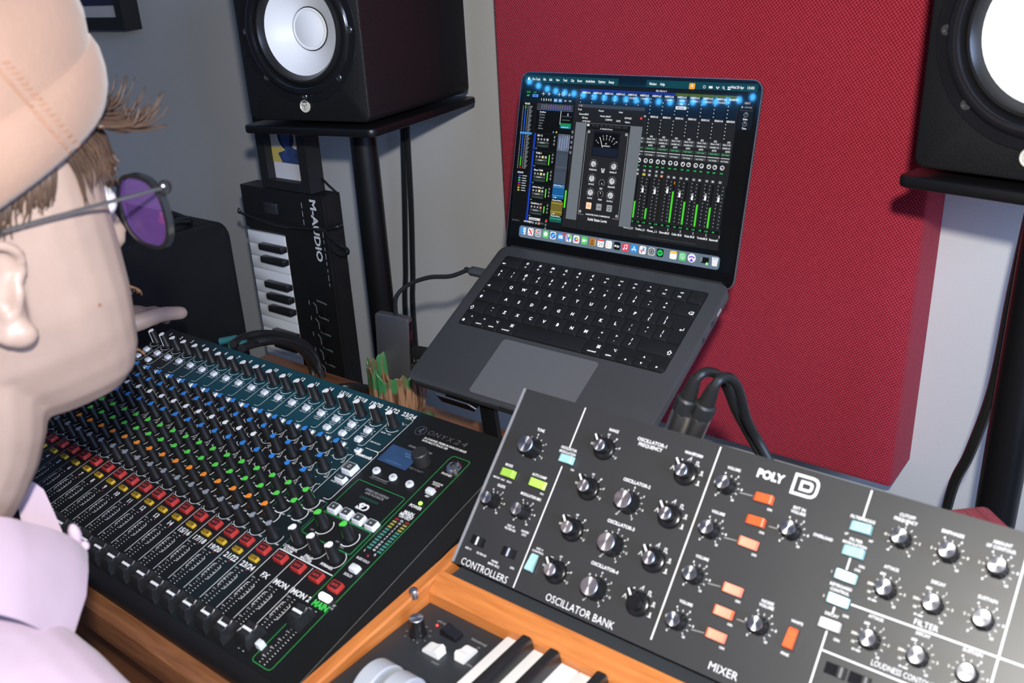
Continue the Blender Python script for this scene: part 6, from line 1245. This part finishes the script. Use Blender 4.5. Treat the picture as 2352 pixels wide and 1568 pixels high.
limb(b, [SHL, SHL.lerp(ELL, .5), ELL], [.052, .046, .040], SKIN); limb(b, [ELL, ELL.lerp(WRL, .35), WRL], [.040, .040, .026], SKIN)
def hand(mb, W, fwd, side, up, curl, thumb):                  # palm, four fingers of unequal length, thumb from the side of the palm
    f, s, u = Vector(fwd).normalized(), Vector(side).normalized(), Vector(up).normalized()
    mb.loft([[tuple(W + f * a + s * (w_ * c) + u * (h_ * d)) for c, d in [(cos(2 * pi * k / 14), sin(2 * pi * k / 14)) for k in range(14)]] for a, w_, h_ in ((-.01, .026, .018), (.015, .034, .018), (.045, .041, .0165), (.075, .042, .014), (.092, .038, .010))], SKIN)
    for k, (o, L, r) in enumerate(((.030, .070, .0082), (.0105, .078, .0085), (-.0095, .073, .0082), (-.0285, .058, .0074))):
        p = W + f * .082 + s * o; a1, a2, a3 = curl
        d1 = f * cos(a1) - u * sin(a1) + s * (o * 2.2); d2 = f * cos(a1 + a2) - u * sin(a1 + a2) + s * (o * 1.5); d3 = f * cos(a1 + a2 + a3) - u * sin(a1 + a2 + a3)
        q1 = p + d1.normalized() * L * .45; q2 = q1 + d2.normalized() * L * .31; q3 = q2 + d3.normalized() * L * .24
        limb(mb, [p - f * .012, q1, q2, q3], [r * 1.05, r, r * .93, r * .82], SKIN, 10, 3)
    limb(mb, [W + f * .018 + s * .026, *thumb], [.0150, .0130, .0108, .0095], SKIN, 12, 4)
fw_ = (WRL - ELL); fw_.z = -.02
hand(b, WRL, fw_, (fw_.y, -fw_.x, 0), (0, 0, 1), (.25, .35, .25), [V3(-1.128, .588, -.4290), V3(-1.122, .622, -.4275), V3(-1.1165, .650, -.4330)])
hand(b, WRR, (-.10, .9, -.10), (-1, -.1, 0), (0, .1, 1), (.3, .4, .3), [WRR + Vector((-.045, .05, -.005)), WRR + Vector((-.06, .08, -.012)), WRR + Vector((-.066, .105, -.018))])
for s in (-1, 1):
    hp_, kn, an = V3(-.628 + s * .085, .02, -.822), V3(-.628 + s * .115, .40, -.835), V3(-.628 + s * .12, .36, -1.225)
    limb(b, [hp_, hp_.lerp(kn, .5), kn], [.080, .072, .056], SKIN); limb(b, [kn, kn.lerp(an, .35), an], [.054, .052, .036], SKIN); limb(b, [an + Vector((0, -.03, -.035)), an + Vector((0, .10, -.043))], [.034, .028], SKIN)
body = fuse(b, 'body', .0026, 2, SKIN, person)
# --- clothes
SHIRT = M('shirt_pink', (.52, .395, .48), .85, spec=.2, noise=.10, nscale=14, bump=.35, bscale=28, **{'Sheen_Weight': .15})
b = MB(); torso(b, SHIRT, .013, -.83)
limb(b, [V3(-.560, .125, -.366), SHR, SHR.lerp(ELR, .45), SHR.lerp(ELR, .85)], [.048, .064, .064, .064], SHIRT, 20); limb(b, [V3(-.700, .115, -.360), SHL, SHL.lerp(ELL, .45), SHL.lerp(ELL, .80)], [.060, .068, .064, .062], SHIRT, 20)
rs = random.Random(11)
for k in range(26):                                            # creases across shoulder, chest and sleeve
    a = V3(-.628 + rs.uniform(-.15, .17), rs.uniform(.04, .16), -.36 - rs.random() * .12); d = Vector((rs.uniform(-1, 1), rs.uniform(-.4, .4), rs.uniform(-.9, .3))).normalized()
shirt = fuse(b, 'shirt', .0042, 3, SHIRT, person)
def collar(sgn, name):
    """a folded collar leaf on one side of the neck: stand, fold, and a fall that ends in a pointed tip"""
    K = [((-330, 1190), .47, (-330, 1330), .45), ((-150, 1180), .50, (-150, 1375), .475), ((0, 1186), .535, (0, 1411), .505), ((60, 1198), .555, (60, 1430), .520), ((120, 1214), .575, (112, 1456), .540), ((162, 1232), .590, (142, 1480), .553), ((186, 1258), .600, (157, 1492), .560)]
    Fd = [RC.transposed() @ Vector(((u - 1176.) / FPX, (v - 784.) / FPX, 1.0)) * d + Vector((0, 0, H)) for (u, v), d, _, _ in K]
    Ot = [RC.transposed() @ Vector(((u - 1176.) / FPX, (v - 784.) / FPX, 1.0)) * d + Vector((0, 0, H)) for _, _, (u, v), d in K]
    nk = Vector((-.622, .135, 0)); b = MB(); rows = []
    def mid(A, i, t): p0, p1, p2, p3 = A[max(i - 1, 0)], A[i], A[min(i + 1, len(A) - 1)], A[min(i + 2, len(A) - 1)]; return .5 * ((2 * p1) + (p2 - p0) * t + (2 * p0 - 5 * p1 + 4 * p2 - p3) * t * t + (3 * p1 - p0 - 3 * p2 + p3) * t ** 3)
    for i in range(len(K) - 1):
        for q in range(5 + (i == len(K) - 2)):
            f, o = mid(Fd, i, q / 5), mid(Ot, i, q / 5); out = Vector((f.x - nk.x, f.y - nk.y, 0)).normalized(); m = f.lerp(o, .5) + out * .007; st_ = f - out * .004 - Vector((0, 0, .03))
            P = [st_, f - out * .003 - Vector((0, 0, .004)), f, f + out * .0035 - Vector((0, 0, .004)), f.lerp(o, .25) + out * .0065, m, f.lerp(o, .8) + out * .003, o + out * .0008, o - out * .0010, f.lerp(o, .8) + out * .0010, m - out * .002, f.lerp(o, .25) + out * .0042, f + out * .0010 - Vector((0, 0, .008)), st_ - out * .002]
            rows.append([(p.x if sgn > 0 else 2 * nk.x - p.x, p.y, p.z) for p in P])
    b.loft(rows, SHIRT); return part(b, name, person, sharp=60)
collar(1, 'collar')
cp = lambda u, v, d: RC.transposed() @ Vector(((u - 1176.) / FPX, (v - 784.) / FPX, 1.0)) * d + Vector((0, 0, H))
b = MB(); A_ = [cp(62, 1105, .662), cp(84, 1122, .662), cp(104, 1165, .660), cp(130, 1226, .655), cp(60, 1240, .640), cp(40, 1160, .648)]
b.loft([[tuple(p) for p in A_], [tuple(p + Vector((.004, .003, -.001))) for p in A_]], SHIRT); part(b, 'collar', person, sharp=60)
b = MB(); q = RC.transposed() @ Vector(((172 - 1176.) / FPX, (1228 - 784.) / FPX, 1.0)) * .60 + Vector((0, 0, H)); b.ball(tuple(q), (.0045, .004, .0085), SHIRT, 12); b.ball(tuple(q + Vector((.003, .003, -.009))), (.0035, .003, .0035), SHIRT, 10); part(b, 'collar_loop', person)
JEANS = M('trousers_dark', (.03, .035, .05), .85, noise=.2, nscale=120)
b = MB()
for s in (-1, 1):
    hp_, kn, an = V3(-.628 + s * .085, .02, -.822), V3(-.628 + s * .115, .40, -.835), V3(-.628 + s * .12, .36, -1.225)
    limb(b, [hp_, hp_.lerp(kn, .5), kn], [.086, .078, .062], JEANS); limb(b, [kn, kn.lerp(an, .35), an], [.061, .060, .050], JEANS)
torso(b, JEANS, .010); b.v = [p for p in b.v]
keep = MB();
for s in (-1, 1):
    hp_, kn, an = V3(-.628 + s * .085, .02, -.822), V3(-.628 + s * .115, .40, -.835), V3(-.628 + s * .12, .36, -1.225)
    limb(keep, [hp_, hp_.lerp(kn, .5), kn], [.086, .078, .062], JEANS); limb(keep, [kn, kn.lerp(an, .35), an], [.061, .060, .050], JEANS)
keep.loft([[(x - .628, y, z + H) for x, y, _ in ring(0, yf + .016, yb - .016, hw + .016, 2.2, 2.2, 36)] for z, yf, yb, hw in TORSO[-3:]], JEANS)
fuse(keep, 'trousers', .006, 2, JEANS, person)
for s in (-1, 1):
    an = V3(-.628 + s * .12, .36, -1.225); b = MB(); limb(b, [an + Vector((0, -.03, -.032)), an + Vector((0, .05, -.030)), an + Vector((0, .13, -.038))], [.043, .041, .034], BLACKM, 14); b.v = [(x, y, max(z, .001)) for x, y, z in b.v]; part(b, 'shoe', person)
# --- knitted cap with a turned-up cuff
CAPM = M('cap_knit', (.30, .190, .145), .9, spec=.15, noise=.09, nscale=18, bump=.25, bscale=150, **{'Sheen_Weight': .25})
def cring(h, g, sc=1.0, n=64):
    R = []
    for x, y, _ in ring(0, .099 + g, -.103 - g, .0775 + g, 2.3, 2.1, n): R.append((x * sc, (y + .002) * sc - .002 - (1 - sc) * .015, .053 + .37 * y * (.35 + .65 * sc) + h))
    return R
b = MB(HM_); b.loft([cring(.018, .0105, 1.0), cring(.040, .0108, .99), cring(.056, .0120, .985), cring(.076, .0115, .955), cring(.096, .008, .88), cring(.112, .004, .76), cring(.123, 0, .58), cring(.130, 0, .36), cring(.132, 0, .1)], CAPM, caps=(False, True)); cap = part(b, 'knitted_cap', person, sharp=180)
b = MB(HM_); b.loft([cring(.006, .003), cring(-.001, .005), cring(-.002, .008), cring(.003, .0115), cring(.012, .0145), cring(.022, .0152), cring(.032, .0140), cring(.039, .0115), cring(.042, .006)], CAPM, caps=(False, False)); cuff_ = part(b, 'cuff', cap, sharp=180)
STM = M('cap_seam', (.30, .165, .11), .9); b = MB()
for k in range(17):                                            # a zigzag seam running down across the cap
    q_ = k / 16; u, v = 4 + 166 * q_, 150 + 192 * q_
    for sd in (-1, 1):
        uu, vv = u + sd * 10, v - sd * 7; best = None
        for o_ in (cap, cuff_):
            im = WM[o_].inverted(); h_, l_, n_, _ = o_.ray_cast(im @ Vector((0, 0, H)), (im.to_3x3() @ ray(uu, vv)).normalized())
            if h_ and (best is None or (WM[o_] @ l_ - Vector((0, 0, H))).length < (best[0] - Vector((0, 0, H))).length): best = (WM[o_] @ l_, n_)
        if best: b.ball((0, 0, 0), (.0011, .0034, .0009), STM, 6, mtx=T(best[0]) @ best[1].to_track_quat('Z', 'Y').to_matrix().to_4x4() @ RZ(70 + sd * 22))
part(b, 'seam_stitches', cap)
# --- hair
HAIR = M('hair_brown', (.060, .034, .022), .42, spec=.45, noise=.5, nscale=60); rh = random.Random(2)
b = MB(HM_)
def strand(pts, r): b.tube(pts, [r * (1 - .8 * k / (len(pts) - 1)) for k in range(len(pts))], HAIR, 5, 3)
for k in range(120):                                           # fringe pushed forward from under the cuff
    x0 = rh.uniform(-.055, .066); y0 = .094 - 3.2 * x0 * x0; z0 = .087 - abs(x0) * .12; L = rh.uniform(.022, .048); lift = rh.uniform(-.25, .6); dx = rh.uniform(-.15, .15) + x0 * 2.0
    strand([(x0, y0 - .004, z0), (x0 + dx * L * .4, y0 + L * .45, z0 - .006 + lift * .006), (x0 + dx * L * .7, y0 + L * .78, z0 - .006 + lift * L * .30), (x0 + dx * L, y0 + L, z0 - .002 + lift * L * .75)], rh.uniform(.0009, .0018))
for k in range(90):                                            # locks falling beside the eye
    x0 = rh.uniform(.030, .074); y0 = .098 * sqrt(max(0, 1 - (x0 / .0795) ** 2.4)) ; z0 = .080; L = rh.uniform(.02, .045)
    strand([(x0, y0 - .003, z0), (x0 * 1.03, y0 + .006, z0 - L * .4), (x0 * 1.02 + .001, y0 + .008, z0 - L * .75), (x0 + rh.uniform(-.002, .004), y0 + .006 + rh.uniform(0, .006), z0 - L)], rh.uniform(.0007, .0014))
for k in range(420):                                           # side of the head under the cap
    s = 1 if k % 3 else -1; y0 = rh.uniform(-.085, .040); hw = .0765 * (1 - abs(y0 / .112) ** 2.3) ** (1 / 2.3); z0 = .059 + .37 * y0; L = rh.uniform(.018, .040) * (1.15 if y0 < -.02 else .85)
    strand([(s * (hw - .001), y0, z0), (s * (hw + .0022), y0 - .003, z0 - L * .35), (s * (hw + .0020), y0 - .006, z0 - L * .7), (s * (hw - .0004), y0 - .008 + rh.uniform(-.004, .004), z0 - L)], rh.uniform(.0010, .0020))
for k in range(260):                                           # nape
    a = radians(rh.uniform(195, 345)); x0, y0 = .0745 * cos(a), -.002 + .098 * sin(a); L = rh.uniform(.03, .06); z0 = .053 + .37 * y0
    strand([(x0, y0, z0), (x0 * 1.02, y0 * 1.02, z0 - L * .5), (x0 * .97, y0 * .99, z0 - L)], rh.uniform(.0012, .0020))
part(b, 'hair', person, sharp=180)
b = MB(HM_); HAIR2 = M('beard_brown', (.22, .12, .06), .5)
for k in range(110):
    x0 = rh.uniform(-.026, .026); up_ = k % 2; y0, z0 = (.102 - 4 * x0 * x0, -.040) if up_ else (.095 - 5 * x0 * x0, -.086); L = rh.uniform(.004, .008)
    b.tube([(x0, y0 - .002, z0), (x0 * 1.05, y0 + L * .45, z0 - L * .5), (x0 * 1.1, y0 + L * .45, z0 - L)], [.00035, .0003, .00015], HAIR2, 4, 2)
part(b, 'beard', person, sharp=180)
b = MB(HM_)
for s in (-1, 1):
    for k in range(40): x0 = s * (.016 + .034 * k / 40); b.tube([(x0, .101 - .35 * (abs(x0) - .02), .050 + .004 * sin(pi * k / 40)), (x0 + s * .005, .103 - .35 * (abs(x0) - .02), .053 + .003 * sin(pi * k / 40))], [.0007, .0003], HAIR, 4, 1)
part(b, 'eyebrows', person, sharp=180)
for s in (-1, 1):
    b = MB(HM_); b.ball((s * .031, .0845, .026), .0125, M('eye_white', (.75, .72, .70), .2), 20); b.ball((s * .031, .0935, .0255), (.0055, .0042, .0055), M('iris', (.08, .10, .10), .15), 14); part(b, 'eye', person)
# --- glasses
FRM = M('glasses_frame', (.016, .017, .018), .18, spec=.6, coat=.4); ROD = M('glasses_rod', (.30, .29, .29), .25, .9)
LENS = bpy.data.materials.new('lens_violet'); LENS.use_nodes = True
ln = LENS.node_tree; pb = ln.nodes['Principled BSDF']; pb.inputs['Base Color'].default_value = (.30, .14, .52, 1); pb.inputs['Roughness'].default_value = .04; pb.inputs['Specular IOR Level'].default_value = .8
trn = ln.nodes.new('ShaderNodeBsdfTransparent'); trn.inputs[0].default_value = (.86, .76, .93, 1); mxs = ln.nodes.new('ShaderNodeMixShader'); mxs.inputs[0].default_value = .24
ln.links.new(trn.outputs[0], mxs.inputs[1]); ln.links.new(pb.outputs[0], mxs.inputs[2]); ln.links.new(mxs.outputs[0], ln.nodes['Material Output'].inputs[0])
b = MB(HM_); lens_b = MB(HM_)
def lring(s, d=0.0, g=1.0):
    R = []
    for k in range(40):
        a = 2 * pi * k / 40; c, q = cos(a), sin(a); e = 2.5; w_ = (abs(c) ** e + abs(q) ** e) ** (-1 / e); x = s * (.0395 + .0285 * c * w_ * g); z = .0140 + (.0230 if q > 0 else .0250) * q * w_ * g
        R.append((x, .1130 + d - .10 * (abs(x) - .0405) - .8 * (abs(x) - .0405) ** 2, z))
    return R
for s in (-1, 1):
    R = lring(s); b.loft([lring(s, .0022, 1.0), lring(s, .0024, 1.09), lring(s, -.0024, 1.09), lring(s, -.0026, .98), lring(s, .0022, 1.0)], FRM, caps=(False, False))
    lb = MB(HM_); lb.loft([lring(s, .0006, .985), lring(s, -.0006, .985)], LENS); 
    b.ball((s * .0735, .1085, .034), (.004, .005, .005), FRM, 10)
    if s == 1: lens1 = lb
    else: lens2 = lb
b.tube([(-.0105, .1160, .024), (-.004, .1185, .0275), (.004, .1185, .0275), (.0105, .1160, .024)], .0021, FRM, 8)
gl = part(b, 'glasses', person)
part(lens1, 'lens', gl); part(lens2, 'lens', gl)
for s in (-1, 1):
    b = MB(HM_); b.tube([(s * .0745, .106, .034), (s * .0785, .070, .0355), (s * .0810, .01, .0365), (s * .0808, -.016, .0360)], .0013, ROD, 8); tmp_ = part(b, 'temple_rod', gl)
    b = MB(HM_); b.tube([(s * .0809, -.006, .0362), (s * .0806, -.020, .0355), (s * .0785, -.036, .026), (s * .0755, -.044, .010)], [.0019, .0024, .0024, .0018], FRM, 8); part(b, 'temple_tip', tmp_)
# a small mole on the cheek
hit, loc_, nor_, _ = body.ray_cast(WM[body].inverted() @ Vector((0, 0, H)), ray(228, 700).normalized())
if hit:
    q = WM[body] @ loc_; b = MB(); b.ball(tuple(q), .0013, M('mole', (.22, .09, .05), .6), 10); part(b, 'mole', person)
# stool carrying the person
t = thing('stool', 'round black stool under the person at the console', 'stool', T((-.628, .02, 0)))
b = MB(T((-.628, .02, 0))); b.lathe([(.17, .372), (.185, .380), (.185, .405), (.165, .4135)], BLACKM, 40); part(b, 'seat', t)
b = MB(T((-.628, .02, 0))); b.lathe([(.02, .03), (.02, .372)], STEEL, 20); part(b, 'column', t)
b = MB(T((-.628, .02, 0))); b.lathe([(.19, 0), (.19, .012), (.04, .03)], STEEL, 40); part(b, 'base', t)
